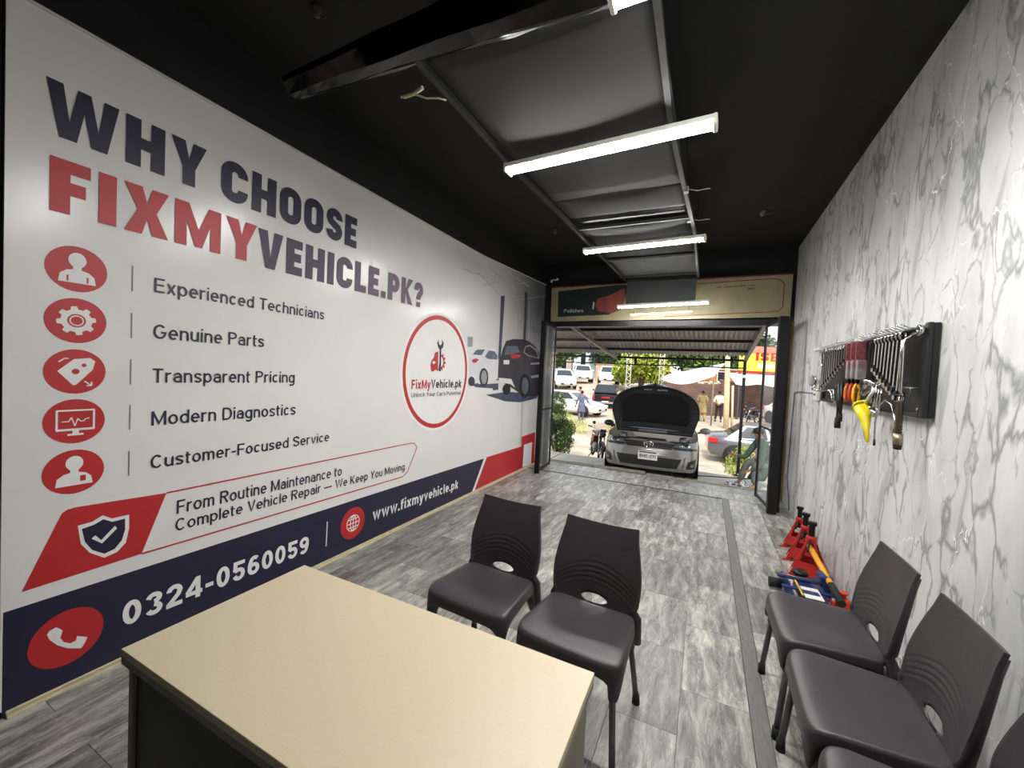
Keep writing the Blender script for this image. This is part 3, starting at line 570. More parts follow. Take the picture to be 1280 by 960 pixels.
# ---- LED battens
tube_m = emis('lit_tube', (251,250,248), TUBE)
def batten(x0, x1, y, z, label, dz=0.0, dy=0.0, slim=False):
    t = thing('tube_light', label, 'light', ((x0+x1)/2, y, z), 0, 'tube lights under the ceiling strip'); h = (x1-x0)/2
    t.rotation_euler = (0, -math.atan2(dz, 2*h), math.atan2(dy, 2*h))
    if slim:
        MB().box(-h, h, -.012, .012, 0, .02, .004).build('housing', white_plastic, t)
        for s in (-.9, .9): MB().tube([(s*h, 0, .015), (s*h, -.052, .165)], .002, 5).build('hanging_wire', rail_m, t)
        return t
    MB().box(-h, h, -.043, .043, .012, .045, .006).build('housing', white_plastic, t)
    b = MB(); b.ring([[(xx, .040*cos(pi+pi*k/10), .012+.014*sin(pi+pi*k/10)) for k in range(11)] for xx in (-h+.018, h-.018)], True, True); b.build('diffuser', tube_m, t)
    for s in (-1, 1): MB().box(min(s*h, s*(h-.02)), max(s*h, s*(h-.02)), -.044, .044, -.006, .046, .005).build('end_cap', white_plastic, t)
    for s in (-.6, .6): MB().box(s*h-.006, s*h+.006, -.004, .004, .045, .085).build('hanger_clip', rail_m, t)
    return t
batten(-0.36, 0.80, 1.34, 2.72, 'nearest tube light, cut by the top edge of the picture')
batten(-1.165, -0.02, 2.17, 2.70, 'long lit tube light crossing the strip, largest whole one', 0, -.06)
batten(-1.165, -0.07, 3.87, 2.70, 'middle lit tube light, second whole one down the room', 0, -.08)
batten(-1.17, -0.02, 5.68, 2.465, 'farthest lit tube light in front of the beige sign board', .03)
tag(batten(-1.0, -0.22, 5.80, 2.375, 'thin unlit batten just below the farthest tube light', .03, 0, True), cat='light strip')
# ---- black beam wrapped in glossy sheet
gloss = M('glossy_black_sheet', (3,3,4), 0.14, 0, 0.3, 6, 0.0, 0.3)
b = MB(); sec = [(.10,.0),(.07,-.012),(.02,-.05),(-.05,-.045),(-.12,.02),(-.13,.06),(-.04,.08),(.09,.06)]; rg_ = []
for i in range(13):
    u = i/12; s_ = .5+.55*u+.03*sin(9*u); rg_.append([(-1.95+1.60*u, 1.36-.02*u+y*s_, 2.80+(1-u)*.05+z*s_+.004*sin(17*u+40*y)) for y, z in sec])
b.ring(rg_, True, True, False)
o = b.build('ceiling_beam', gloss); tag(o, 'glossy black wrapped beam hanging across the near end of the ceiling strip', 'beam')
b = MB(); b.tube([(-1.36,1.50,2.77),(-1.30,1.505,2.775),(-1.25,1.50,2.785)], .009, 8); b.tube([(-1.36,1.50,2.77),(-1.37,1.49,2.765)], .005, 6)
o = b.build('cable_joint', M('cream_tape', (205,198,170), .6, 0, .2, 30)); tag(o, 'taped cream cable joint sticking out at the end of the black beam', 'cable')
b = MB(); b.tube([(-1.30,1.505,2.77),(-1.25,1.53,2.755),(-1.20,1.56,2.762),(-1.19,1.60,2.775)], .004, 6); b.build('loose_wire', M('cream_wire', (190,180,150), .6, 0, .1), o)
def stub(x, y, z, label, wires, mat):
    t = thing('ceiling_hook', label, 'ceiling fitting', (x, y, z))
    MB().lathe([(.028,0),(.026,-.02),(.012,-.05),(.004,-.055)], (0,0,0), 10).build('plug', mat, t)
    for wv in wires: MB().tube([(0,0,-.03), wv[0], wv[1]], .0035, 5).build('wire', mat, t)
cm = M('dusty_fitting', (120,112,92), .7, 0, .3, 30)
stub(-1.85,1.40,3.27,'dusty round fitting in the black ceiling near the left top edge',[((.03,.02,-.05),(.06,.02,-.04))], M('dusty_fitting_b', (84,74,58), .7, 0, .3, 30))
stub(0.42,4.86,3.27,'small dusty fitting in the black ceiling near the marble wall',[((.04,.02,-.03),(.10,.03,-.01))], cm)
stub(-1.78,4.71,3.27,'small dusty fitting in the black ceiling over the large banner',[], M('dusty_fitting_c', (80,80,78), .7, 0, .3, 30))
b = MB(); b.tube([(-2.36,6.20,3.00),(-2.33,6.19,3.02),(-2.27,6.18,3.01),(-2.24,6.17,3.03)], .012, 8); b.sphere((-2.36,6.2,3.0),.022); b.sphere((-2.25,6.17,3.02),.02)
tag(b.build('cable_clamp', white_plastic), 'small white clamp in the corner above the sign board', 'clamp')
for yy, zz in ((3.05, .02), (3.62, .02)):
    b = MB(); b.tube([(-.19,yy,2.80+zz),(-.13,yy,2.80),(-.07,yy-.01,2.80),(-.05,yy-.03,2.79)], .003, 5); b.box(-.215,-.185,yy-.015,yy+.015,2.795,2.835)
    tag(b.build('wire_tie', M('pale_wire', (170,168,160), .5, 0, .1)), 'pale wire tie on the right rail, %s' % ('nearer of two' if yy < 3.3 else 'farther of two'), 'wire')
# ================================================================ BANNER
XB = -2.48
def banner_mat():
    m = bpy.data.materials.new('banner_vinyl'); m.use_nodes = True; n = m.node_tree; b = n.nodes['Principled BSDF']; L = n.links.new
    t = n.nodes.new('ShaderNodeTexCoord'); s = n.nodes.new('ShaderNodeSeparateXYZ'); L(t.outputs['Object'], s.inputs[0])
    # printed photograph of the workshop fades in towards the far top end; its grey includes painted shading
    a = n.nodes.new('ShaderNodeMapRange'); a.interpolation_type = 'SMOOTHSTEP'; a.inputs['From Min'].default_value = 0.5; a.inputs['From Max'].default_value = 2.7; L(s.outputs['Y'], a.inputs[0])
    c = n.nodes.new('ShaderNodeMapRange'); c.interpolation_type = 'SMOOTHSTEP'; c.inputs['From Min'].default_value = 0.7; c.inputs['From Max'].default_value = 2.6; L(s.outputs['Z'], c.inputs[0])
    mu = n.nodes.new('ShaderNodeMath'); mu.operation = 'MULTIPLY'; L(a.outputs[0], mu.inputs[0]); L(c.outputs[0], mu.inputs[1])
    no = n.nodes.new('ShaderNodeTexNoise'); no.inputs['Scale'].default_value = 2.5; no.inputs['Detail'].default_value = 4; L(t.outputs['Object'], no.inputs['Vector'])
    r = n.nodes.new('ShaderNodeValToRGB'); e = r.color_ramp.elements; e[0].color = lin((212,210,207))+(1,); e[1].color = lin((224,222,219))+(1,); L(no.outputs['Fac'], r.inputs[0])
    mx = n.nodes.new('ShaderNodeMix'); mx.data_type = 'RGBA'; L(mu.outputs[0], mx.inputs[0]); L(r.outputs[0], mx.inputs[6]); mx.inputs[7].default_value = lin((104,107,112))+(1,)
    L(mx.outputs[2], b.inputs['Base Color']); b.inputs['Roughness'].default_value = .24
    n2 = n.nodes.new('ShaderNodeTexNoise'); n2.inputs['Scale'].default_value = 1.2; n2.inputs['Detail'].default_value = 2; L(t.outputs['Object'], n2.inputs['Vector'])
    bu = n.nodes.new('ShaderNodeBump'); bu.inputs['Strength'].default_value = .25; bu.inputs['Distance'].default_value = .03; L(n2.outputs['Fac'], bu.inputs['Height']); L(bu.outputs[0], b.inputs['Normal'])
    return m
P_navy = M('navy_print', (26,24,52), .45, 0, .06, 6); P_ink = M('dark_ink_print', (30,32,52), .45, 0, .08, 6)
P_red = M('red_print', (178,34,38), .45, 0, .06, 6); P_white = M('white_print', (226,224,222), .45, 0, .03, 6); P_grey = M('grey_print', (110,112,120), .5, 0, .05, 6)
ban = thing('wall_banner', 'huge printed vinyl banner covering the left wall', 'banner', (XB, 3.4, 0.0))
BO = Vector((XB, 3.4, 0))
def bz(y): return 2.87 if y < 4.2 else 2.87+(y-4.2)*.045
b = MB(); ys = [.555+i*(6.36-.555)/24 for i in range(25)]
b.ring([[(0,y-3.4,.03),(0,y-3.4,bz(y)),(-.012,y-3.4,bz(y)),(-.012,y-3.4,.03)] for y in ys], True, True, False)
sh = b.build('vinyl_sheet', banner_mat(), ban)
edge_m = M('banner_hem', (196,192,182), .5, 0, .08, 9)
b = MB()
for i in range(24): b.tube([(.004,ys[i]-3.4,bz(ys[i])-.004),(.004,ys[i+1]-3.4,bz(ys[i+1])-.004)], .007, 6, False)
b.build('top_hem', edge_m, ban)
wood_m = M('cream_batten', (196,184,150), .6, 0, .15, 20)
for k, (z, x) in enumerate(((.018, .006), (.004, .022))): MB().box(-.01, x, -2.83, 2.9, z-.008+.004, z+.008, .002).build('bottom_batten', wood_m, ban)
_lay = [0]
def pr(name, polys, mat, layer):
    b = MB(); t = .0008*layer
    for i, p in enumerate(polys): b.prism(p, lambda a, c, q: (q, a-3.4, c), t-.0006, t+.00003*(i % 14))
    return b.build(name, mat, ban)
def circ(cy, cz, ry, rz=None, n=32, a0=0, a1=2*pi): rz = rz or ry; return [(cy+ry*cos(a0+(a1-a0)*i/n), cz+rz*sin(a0+(a1-a0)*i/n)) for i in range(n)]
def bar(y0, z0, y1, z1, w):
    d = math.hypot(y1-y0, z1-z0); nx, nz = -(z1-z0)/d*w/2, (y1-y0)/d*w/2
    return [(y0+nx,z0+nz),(y1+nx,z1+nz),(y1-nx,z1-nz),(y0-nx,z0-nz)]
def annulus(cy, cz, r0, r1, n=40, ry=1.0):
    return [[(cy+r0*cos(2*pi*i/n), cz+r0*ry*sin(2*pi*i/n)), (cy+r1*cos(2*pi*i/n), cz+r1*ry*sin(2*pi*i/n)), (cy+r1*cos(2*pi*(i+1)/n), cz+r1*ry*sin(2*pi*(i+1)/n)), (cy+r0*cos(2*pi*(i+1)/n), cz+r0*ry*sin(2*pi*(i+1)/n))] for i in range(n)]
def TB(s, y0, y1, z, cap, mat, bold=0.0, slope=0.0, layer=4):
    return text('lettering', s, lambda a, c: (.0008*layer, a-3.4, c), y0, y1, z, cap, mat, ban, bold, slope)
pr('navy_band', [BP['band']], P_navy, 1); pr('white_slash', [BP['slash']], P_white, 2); pr('red_band', [BP['redband']], P_red, 1)
pr('red_card', [BP['qrcard']], P_red, 2); pr('white_card', [BP['qrwhite']], P_white, 3)
# heading
def grad(name, c0, c1, y0, y1):
    m = bpy.data.materials.new(name); m.use_nodes = True; n = m.node_tree; b = n.nodes['Principled BSDF']; L = n.links.new
    t = n.nodes.new('ShaderNodeTexCoord'); s = n.nodes.new('ShaderNodeSeparateXYZ'); L(t.outputs['Object'], s.inputs[0])
    a = n.nodes.new('ShaderNodeMapRange'); a.inputs['From Min'].default_value = y0-3.4; a.inputs['From Max'].default_value = y1-3.4; L(s.outputs['Y'], a.inputs[0])
    r = n.nodes.new('ShaderNodeValToRGB'); e = r.color_ramp.elements; e[0].color = lin(c0)+(1,); e[1].color = lin(c1)+(1,); L(a.outputs[0], r.inputs[0]); L(r.outputs[0], b.inputs['Base Color'])
    b.inputs['Roughness'].default_value = .45; return m
def HB(s, y0, y1, z, cap, mat, th=.245, gap=.11, slope=0.0): return heading('lettering', s, lambda a, c: (.0032, a-3.4, c), y0, y1, z, cap, mat, ban, th, gap, slope)
HB('WHY', .660, 1.243, 2.385, .222, P_navy); HB('CHOOSE', 1.318, 2.276, 2.385, .226, P_navy)
HB('FIXMY', .673, 1.520, 2.075, .224, P_red); HB('VEHICLE.PK?', 1.528, 3.097, 2.065, .228, grad('heading_ink_glare', (40,34,58), (104,84,102), 1.6, 3.0))  # mauve end of the gradient is lamp glare painted into the lettering
# feature list
for i, (cz, s, y1, z, cap) in enumerate([(1.852,'Experienced Technicians',2.009,1.808,.071),(1.630,'Genuine Parts',1.583,1.579,.072),(1.409,'Transparent Pricing',1.796,1.359,.072),(1.191,'Modern Diagnostics',1.810,1.144,.072),(.968,'Customer-Focused Service',2.087,.927,.068)]):
    TB(s, 1.028, y1, z, cap, P_ink, 0.0, -.003)
    pr('icon_disc', [circ(.758, cz, .097)], P_red, 2)
    pr('divider_line', [bar(.944, cz-.058, .944, cz+.062, .005)], P_grey, 2)
    def person_icon(dy=0.0):
        body = [(.70,cz-.06),(.705,cz-.025),(.725,cz-.008),(.745,cz-.003),(.745,cz+.008)]+[(.758+.028*cos(a), cz+.038+.032*sin(a)) for a in [pi*1.25-k*pi*1.5/14 for k in range(15)]]+[(.771,cz+.008),(.771,cz-.003),(.795,cz-.010),(.812,cz-.028),(.817,cz-.06)]
        pr('icon_person', [body], P_white, 3)
    if i == 0: person_icon(); pr('icon_detail', [bar(.728,cz-.055,.728,cz-.03,.006), bar(.790,cz-.055,.790,cz-.03,.006)], P_red, 4)
    if i == 4: person_icon(); pr('icon_detail', [bar(.785,cz-.045,.785,cz-.02,.018)], P_red, 4)
    if i == 1:
        g = []
        for k in range(64):
            a = 2*pi*k/64; r = .062 if (k % 8) < 4 else .049; g.append((.758+r*cos(a), cz+r*sin(a)))
        pr('icon_gear', [g], P_white, 3); pr('icon_detail', annulus(.758,cz,.023,.029,24)+[circ(.758,cz,.018)], P_red, 4)
    if i == 2: pr('icon_tag', [BP['tag']], P_white, 3); pr('icon_detail', [circ(.757,cz,.012), circ(.783,cz+.028,.008)], P_red, 4); pr('icon_arrow', [bar(.785,cz-.042,.808,cz-.062,.005),bar(.808,cz-.062,.808,cz-.045,.005),bar(.808,cz-.062,.792,cz-.062,.005),bar(.705,cz+.04,.722,cz+.056,.005),bar(.722,cz+.056,.735,cz+.056,.005)], P_white, 4)
    if i == 3:
        pr('icon_monitor', [bar(.70,cz+.048,.82,cz+.048,.007), bar(.70,cz-.036,.82,cz-.036,.009), bar(.702,cz-.036,.702,cz+.048,.007), bar(.818,cz-.036,.818,cz+.048,.007), bar(.76,cz-.04,.76,cz-.056,.02), bar(.735,cz-.058,.785,cz-.058,.008)], P_white, 3)
        zz = [(.716,.0),(.738,.0),(.746,.018),(.757,-.020),(.766,.012),(.774,0),(.785,0),(.79,.008),(.803,.012)]
        pr('icon_pulse', [bar(zz[k][0],cz+zz[k][1],zz[k+1][0],cz+zz[k+1][1],.004) for k in range(len(zz)-1)], P_white, 4)
# slogan box
pr('red_box', [BP['redbox']], P_red, 2)
o = BP['outline']; pr('outline', [bar(*o[i], *o[i+1], .008) for i in range(len(o)-1)], P_red, 3)
pr('shield_rim', [BP['shieldw']], P_white, 3); pr('shield', [BP['shieldb']], P_navy, 4); pr('check_mark', [BP['check']], P_white, 5)
TB('From Routine Maintenance to', 1.144, 2.214, .664, .072, P_ink, 0.0, -.020); TB('Complete Vehicle Repair \u2014 We Keep You Moving.', 1.139, 2.950, .572, .066, P_ink, 0.0, -.018)
# navy band
pr('icon_disc', [circ(.745, .232, .118, .122)], P_red, 2); pr('icon_phone', [BP['phone']], P_white, 3)
HB('0324-0560059', .930, 1.945, .173, .118, P_white, .195, .13, -.022)
pr('divider_line', [bar(2.095,.135,2.098,.319,.008)], P_white, 2)
pr('icon_disc', [circ(2.345,.230,.122,.125)], P_red, 2)
gl = annulus(2.345,.230,.060,.066,30)+annulus(2.345,.230,.026,.032,24,2.1)+[bar(2.345,.168,2.345,.292,.007),bar(2.281,.230,2.409,.230,.007),bar(2.292,.262,2.398,.262,.006),bar(2.292,.198,2.398,.198,.006)]
pr('icon_globe', gl, P_white, 3)
TB('www.fixmyvehicle.pk', 2.555, 3.862, .185, .098, P_white, .02, -.03)
# round logo
cy, cz = 3.40, 1.46
pr('logo_disc', [circ(cy, cz, .585, .600, 48)], P_white, 2)
pr('logo_ring', [[(cy+.545*k0*cos(a), cz+.575*k0*sin(a)) for k0, a in ((1,2*pi*i/60),(.925,2*pi*i/60),(.925,2*pi*(i+1)/60),(1,2*pi*(i+1)/60))] for i in range(60)], P_red, 3)
pr('logo_emblem', [BP['halfcar'], BP['gearhalf']], P_red, 4); pr('logo_lamp', [BP['lamp']], P_white, 5); pr('logo_wrench', [BP['wrench']], P_navy, 6)
TB('FixMy', 2.985, 3.270, 1.292, .088, P_red, .02, 0, 5); TB('Vehicle.pk', 3.282, 3.835, 1.295, .088, P_ink, .02, 0, 5)
TB("Unlock Your Car's Potential", 2.985, 3.825, 1.215, .042, P_ink, -.005, 0, 5)
# printed workshop photograph at the far end
g1 = M('print_steel_blue', (58,66,82), .5, 0, .12, 6); g2 = M('print_white_car', (206,206,208), .5, 0, .05, 5); g3 = M('print_dark_car', (34,30,42), .45, 0, .2, 4)
g4 = M('print_glass', (84,92,108), .45, 0, .2, 8); g5 = M('print_floor_navy', (58,62,88), .45, 0, .4, 7); g6 = M('print_line_grey', (138,140,146), .5, 0, .1, 8); g7 = M('print_pale_floor', (196,198,204), .5, 0, .12, 5)
pr('print_floor', [BP['reflection'], BP['reflection_b'], BP['arm']], g5, 2)
pr('print_lines', [BP['line%d' % i] for i in range(13)], M('print_faint_line', (166,168,172), .5, 0, .1, 8), 2)
pr('print_lift_post', [BP['lift_post_a']], g1, 3); pr('print_lift_post', [BP['lift_post_b']], g1, 3)
pr('print_wall_sign', [BP['wall_sign']], g6, 2)
pr('print_white_car', [BP['wc_body']], g2, 4); pr('print_car_glass', [BP['wc_rear'], BP['wc_side']], g4, 5); pr('print_tail_lamp', [BP['wc_tail']], P_red, 5)
pr('print_wheel', [BP['wc_wheel'], BP['wc_wheel2']], g3, 5); pr('print_rim', [BP['wc_rim']], g6, 6)
pr('print_dark_car', [BP['sv_body']], g3, 6); pr('print_car_glass', [BP['sv_rear']], g4, 7); pr('print_chrome', [BP['sv_side'], BP['sv_trim'], BP['sv_trim2']], g6, 7); pr('print_side_glass', [BP['sv_sidein']], g3, 8)
pr('print_tail_lamp', [BP['sv_tail']], P_red, 7); pr('print_plate', [BP['sv_plate'], BP['sv_bumper']], g2, 7)
pr('print_wheel', [BP['sv_wheel'], BP['sv_wheel2']], rubber, 8); pr('print_rim', [BP['sv_rim']], g4, 9)

# ================================================================ DESK
dk = thing('desk', 'desk with pale wood-grain top and dark front panel in the foreground', 'desk', (-0.745, 0.735, 0))
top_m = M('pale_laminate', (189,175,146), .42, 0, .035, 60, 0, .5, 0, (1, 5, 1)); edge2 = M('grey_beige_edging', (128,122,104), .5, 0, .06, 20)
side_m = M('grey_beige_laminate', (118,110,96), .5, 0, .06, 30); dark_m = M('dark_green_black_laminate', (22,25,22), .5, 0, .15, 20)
HX, HY = .535, .256
MB().box(-HX, HX, -HY, HY, .741, .76, .001).build('desk_top', top_m, dk)
MB().box(-HX+.0005, HX-.0005, -HY+.0005, HY-.0005, .722, .7408).build('top_edging', edge2, dk)
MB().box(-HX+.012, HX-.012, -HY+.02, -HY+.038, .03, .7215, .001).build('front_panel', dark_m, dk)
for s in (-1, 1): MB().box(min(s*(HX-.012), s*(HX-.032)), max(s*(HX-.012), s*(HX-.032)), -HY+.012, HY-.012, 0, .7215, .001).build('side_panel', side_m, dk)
MB().box(-HX+.04, HX-.04, -HY+.04, HY-.06, .60, .7215).build('drawer_box', side_m, dk)
MB().box(-HX+.03, HX-.03, HY-.036, HY-.02, .22, .7215, .001).build('rear_panel', side_m, dk)

# ================================================================ CHAIRS
chair_m = M('charcoal_plastic', (53,48,51), .42, 0, .04, 80, .08); leg_m = M('grey_chair_tube', (98,98,98), .35, .7, .08, 30)
def back_w(v): return .205*(.94+.075*sin(pi*min(1, v*1.15))-.085*max(0, v-.40)/.60)
def back_fn(u, v):
    x = (u-.5)*2; w = back_w(v); topdip = .016*(1-x*x)
    z = .425+(.375)*v - (topdip*v**3)
    y = .135+.055*v+.052*max(0, v-.35)**1.35*1.05 + .022*(1-x*x) 
    # arched ribs over the hand hole
    g_ = z+1.9*(x*w)**2
    if .515 < g_ < .625:
        y += .0026*sin((g_-.515)/.11*2*pi*5)*min(1, (g_-.515)/.015, (.625-g_)/.015)*min(1, (1-abs(x))/.12)
    return (x*w, y, z)
HZ, HXR, HZR = .452, .068, .026
def build_chair(label, loc, rz, group):
    t = thing('stacking_chair', label, 'chair', loc, rz, group)
    b = MB(); NU, NV = 44, 56
    vs = []; 
    for j in range(NV+1):
        for i in range(NU+1):
            p = back_fn(i/NU, j/NV); e = math.hypot(p[0]/HXR, (p[2]-HZ)/HZR)
            if .55 < e < 1.28:   # snap the grid onto the oval rim of the hand hole
                k = 1.0/e if e < 1.0 else (1.0+(e-1.0)*.55)/e if e > 1.12 else 1.0/e
                p = (p[0]*k, p[1], HZ+(p[2]-HZ)*k)
            vs.append(p)
    fs = []
    for j in range(NV):
        for i in range(NU):
            q = (j*(NU+1)+i, j*(NU+1)+i+1, (j+1)*(NU+1)+i+1, (j+1)*(NU+1)+i)
            cx_ = sum(vs[k][0] for k in q)/4; cz_ = sum(vs[k][2] for k in q)/4
            if math.hypot(cx_/HXR, (cz_-HZ)/HZR) < .97: continue
            fs.append(q)
    b.add(vs, fs, True)
    o = b.build('backrest', chair_m, t, fixn=False); md = o.modifiers.new('t', 'SOLIDIFY'); md.thickness = .012; md.offset = 0
    md2 = o.modifiers.new('b', 'BEVEL'); md2.width = .004; md2.segments = 2; md2.limit_method = 'ANGLE'; md2.angle_limit = R(50)
    # side flanges running from the back down to the rear leg sockets
    for s in (-1, 1):
        rings = []
        for k in range(12):
            v = k/11; 
            if v < .35:
                q = v/.35; z = .30+.16*q; y = .185-.035*q; w = .200; hw = .020; hd = .026-.004*q
            else:
                q = (v-.35)/.65; bx = back_fn(1.0, min(1, max(0, q*.97)))
                z = max(.46, bx[2]-.008); hd = .018*(1-q*.65)+.002; y = bx[1]+.002+hd*.35; w = back_w(q*.97)-.005; hw = .009*(1-q*.65)+.002
            rings.append([(s*w+hw*cos(a)*1.0, y+hd*sin(a), z) for a in [2*pi*n_/10 for n_ in range(10)]])
        MB().ring(rings).build('side_flange', chair_m, t)
    # seat shell with rolled edge and skirt
    N = 56
    def outline(a, k):   # rounded plan, wider at the front (y=-.21), k scales to the centre
        cx_, sx_ = cos(a), sin(a); e = .24
        x = math.copysign(abs(cx_)**e, cx_); y = math.copysign(abs(sx_)**e, sx_)
        fw = .228-.030*(y+1)/2
        return (x*fw*k, -.028+y*.185*k)
    rings = []
    for k in (0.02, .25, .5, .7, .84, .93, .98):
        r = []
        for i in range(N):
            a = 2*pi*i/N; x, y = outline(a, k)
            z = .438-.016*math.exp(-(x/.13)**2-((y-.03)/.12)**2)+.006*(abs(x)/.2)**2 - .018*max(0, (-y-.12)/.09)**2*(1)
            if k > .9: z -= .004*(k-.9)/.08
            r.append((x, y, z))
        rings.append(r)
    def skirt(a):
        d = .045+.085*max(0, abs(cos(2*(a+pi/4)))-0) ** 1 * 0
        # deepest at the four corners
        c_ = min(abs(((a-q+pi) % (2*pi))-pi) for q in (pi/4*1.0, 3*pi/4, 5*pi/4, 7*pi/4))
        return .040+.085*math.exp(-(c_/.40)**2)
    for kk, (ks, dz) in enumerate(((1.0, .012), (1.012, .03), (1.022, 1.0))):
        r = []
        for i in range(N):
            a = 2*pi*i/N; x, y = outline(a, ks); zb = rings[6][i][2]
            z = zb-dz if dz < 1 else zb-skirt(a)
            r.append((x, y, z))
        rings.append(r)
    rings.append([(x*.955, y*.955-.001, z) for x, y, z in rings[-1]]); rings.append([(x*.93, y*.93, .41) for x, y, z in rings[-1]]); rings.append([(x*.02, y*.02, .405) for x, y, z in rings[-1]])
    b = MB(); b.ring(rings); b.build('seat', chair_m, t)
    for sx in (-1, 1):
        for sy, yy, ft in ((-1, -.172, -.205), (1, .145, .215)):
            xx = .188 if sy < 0 else .174; fx = .212 if sy < 0 else .205
            MB().tube([(sx*xx, yy, .42), (sx*(xx+.003), yy+.0*sy, .34), (sx*(xx+.006), yy+(ft-yy)*.25, .285)], [.025, .024, .0175], 12).build('leg_socket', chair_m, t)
            lg = MB().tube([(sx*(xx+.003), yy+(ft-yy)*.2, .31), (sx*fx, ft, .03)], .0125, 12).build('leg', leg_m, t)
            MB().tube([(sx*fx, ft, .045), (sx*(fx+.001), ft, .0)], [.0155, .018], 12).build('rubber_foot', rubber, lg)
    return t
ch = build_chair('charcoal plastic chair behind the desk, nearer the banner', (-0.935, 1.765, 0), R(-3.5), 'charcoal plastic chairs')
def chair_copy(label, loc, rz):
    c = copy_tree(ch); c['label'] = label; c.location = loc; c.rotation_euler = (0, 0, rz); return c
chair_copy('charcoal plastic chair behind the desk corner, in the middle of the room', (-0.43, 1.715, 0), R(-4))
chair_copy('farthest charcoal plastic chair against the marble wall, next to the jacks', (0.552, 2.235, 0), R(-89))
chair_copy('middle charcoal plastic chair of the three along the marble wall', (0.560, 1.745, 0), R(-91))
chair_copy('nearest charcoal plastic chair by the marble wall, cut by the lower right corner', (0.572, 1.270, 0), R(-90))
# ================================================================ TOOL BOARDS ON THE MARBLE WALL
board_m = M('black_perforated_board', (26,27,28), .4, .2, .25, 40, .2)
def tool_board(y0, y1, label):
    t = thing('tool_board', label, 'tool board', (XW1, (y0+y1)/2, 1.6)); h = (y1-y0)/2
    MB().box(-.030, -.004, -h, h, -.225, .225, .004).build('back_panel', board_m, t)
    for yy in (-h+.02, h-.02): MB().box(-.050, -.026, yy-.02, yy+.02, -.227, .227, .005).build('side_frame', black_plastic, t)
    MB().box(-.050, -.028, -h+.04, h-.04, -.227, -.205, .003).build('bottom_frame', black_plastic, t)
    MB().box(-.085, -.028, -h+.02, h-.02, .195, .205, .002).build('hook_rail', grey_metal, t)
    n = int((y1-y0)/.055)
    for k in range(n):
        yy = -h+.05+k*(2*h-.1)/(n-1); MB().tube([(-.03, yy, .20), (-.10, yy, .205), (-.135, yy, .222)], .0028, 5).build('hook', chrome, t)
    for yy in (-h+.10, h-.10): MB().lathe([(.010,-.034),(.012,-.030),(.004,-.028)], (0, yy, -.19), 8, 'x').build('bolt', chrome, t)
    b = MB(); b.tube([(-.075,-h+.06,-.085),(-.075,h-.06,-.085)], .004, 6); b.tube([(-.075,-h+.06,-.125),(-.075,h-.06,-.125)], .004, 6)
    for yy in (-h+.06, 0, h-.06): b.tube([(-.03,yy,-.085),(-.075,yy,-.085),(-.075,yy,-.125)], .004, 6)
    b.build('wire_rack', grey_metal, t)
    return t
tool_board(2.545, 3.285, 'black tool board nearer the chairs, hung with large spanners')
tool_board(3.30, 4.42, 'black tool board nearer the street, hung with small spanners and pliers')
# combination spanner: hangs along -z from its ring, plane turned out from the wall
def spanner(L, label, loc, rot, group, w=.011):
    t = thing('combination_spanner', label, 'spanner', loc, 0, group); t.rotation_euler = rot
    ro = .017+L*.03; ri = ro*.6
    b = MB(); n = 14
    b.ring([[(r*cos(a), s, r*sin(a)) for r, s in ((ri, -.004), (ri, .004), (ro, .004), (ro, -.004))] for a in [2*pi*k/n for k in range(n+1)]], True, False); b.build('ring_end', chrome, t)
    b = MB(); b.add([(-w*.7,-.003,-ro*.8),(w*.7,-.003,-ro*.8),(w*.8,-.003,-L+ro),(-w*.8,-.003,-L+ro),(-w*.7,.003,-ro*.8),(w*.7,.003,-ro*.8),(w*.8,.003,-L+ro),(-w*.8,.003,-L+ro)],
        [(0,1,2,3),(7,6,5,4),(0,4,5,1),(1,5,6,2),(2,6,7,3),(3,7,4,0)]); b.build('shank', chrome, t)
    jaw = [(-w*.8,-L+ro*1.1),(-ro*1.05,-L+ro*.2),(-ro*1.0,-L-ro*.6),(-ro*.45,-L-ro*1.0),(-ro*.45,-L-ro*.1),(ro*.0,-L+ro*.15),(ro*.45,-L-ro*.1),(ro*.6,-L-ro*.9),(ro*1.05,-L-ro*.5),(ro*1.05,-L+ro*.2),(w*.8,-L+ro*1.1)]
    b = MB(); b.prism(jaw, lambda a, c, q: (a, q, c), -.005, .005); b.build('open_jaw', chrome, t)
    return t
ords = ['first', 'second', 'third', 'fourth', 'fifth', 'sixth', 'seventh', 'eighth', 'ninth', 'tenth', 'eleventh']
for k in range(8):
    y = 2.98-k*.048; L = .16+.021*k
    spanner(L, 'chrome spanner on the nearer tool board, %s from its far side, %s' % (ords[k], 'short' if k < 3 else 'medium long' if k < 6 else 'long'), (XW1-.105, y, 1.775), (R(4), R(-4), R(90-52)), 'spanners on the nearer board', .012)
for k in range(11):
    y = 4.12-k*.060; L = .30-.021*k
    spanner(L, 'slim spanner on the farther tool board, %s from its street end' % ords[k], (XW1-.105, y, 1.79), (0, 0, R(60)), 'slim spanners on the farther board', .009)
# big offset ring spanner
t = thing('offset_ring_spanner', 'largest chrome ring spanner with cranked ends, nearest the chairs', 'spanner', (XW1-.10, 2.565, 1.76))
b = MB(); b.tube([(.02,.0,.02),(-.02,.01,-.01),(-.03,.0,-.03),(-.03,-.01,-.26),(-.01,.02,-.275),(.0,.04,-.285)], [.008]*6, 8); b.build('shank', chrome, t)
for c_ in ((.025,-.005,.028), (0,.062,-.292)):
    b = MB(); b.ring([[(c_[0]+s, c_[1]+r*cos(a), c_[2]+r*sin(a)) for r, s in ((.016,-.006),(.016,.006),(.027,.006),(.027,-.006))] for a in [2*pi*k/14 for k in range(15)]], True, False); b.build('ring_end', chrome, t)
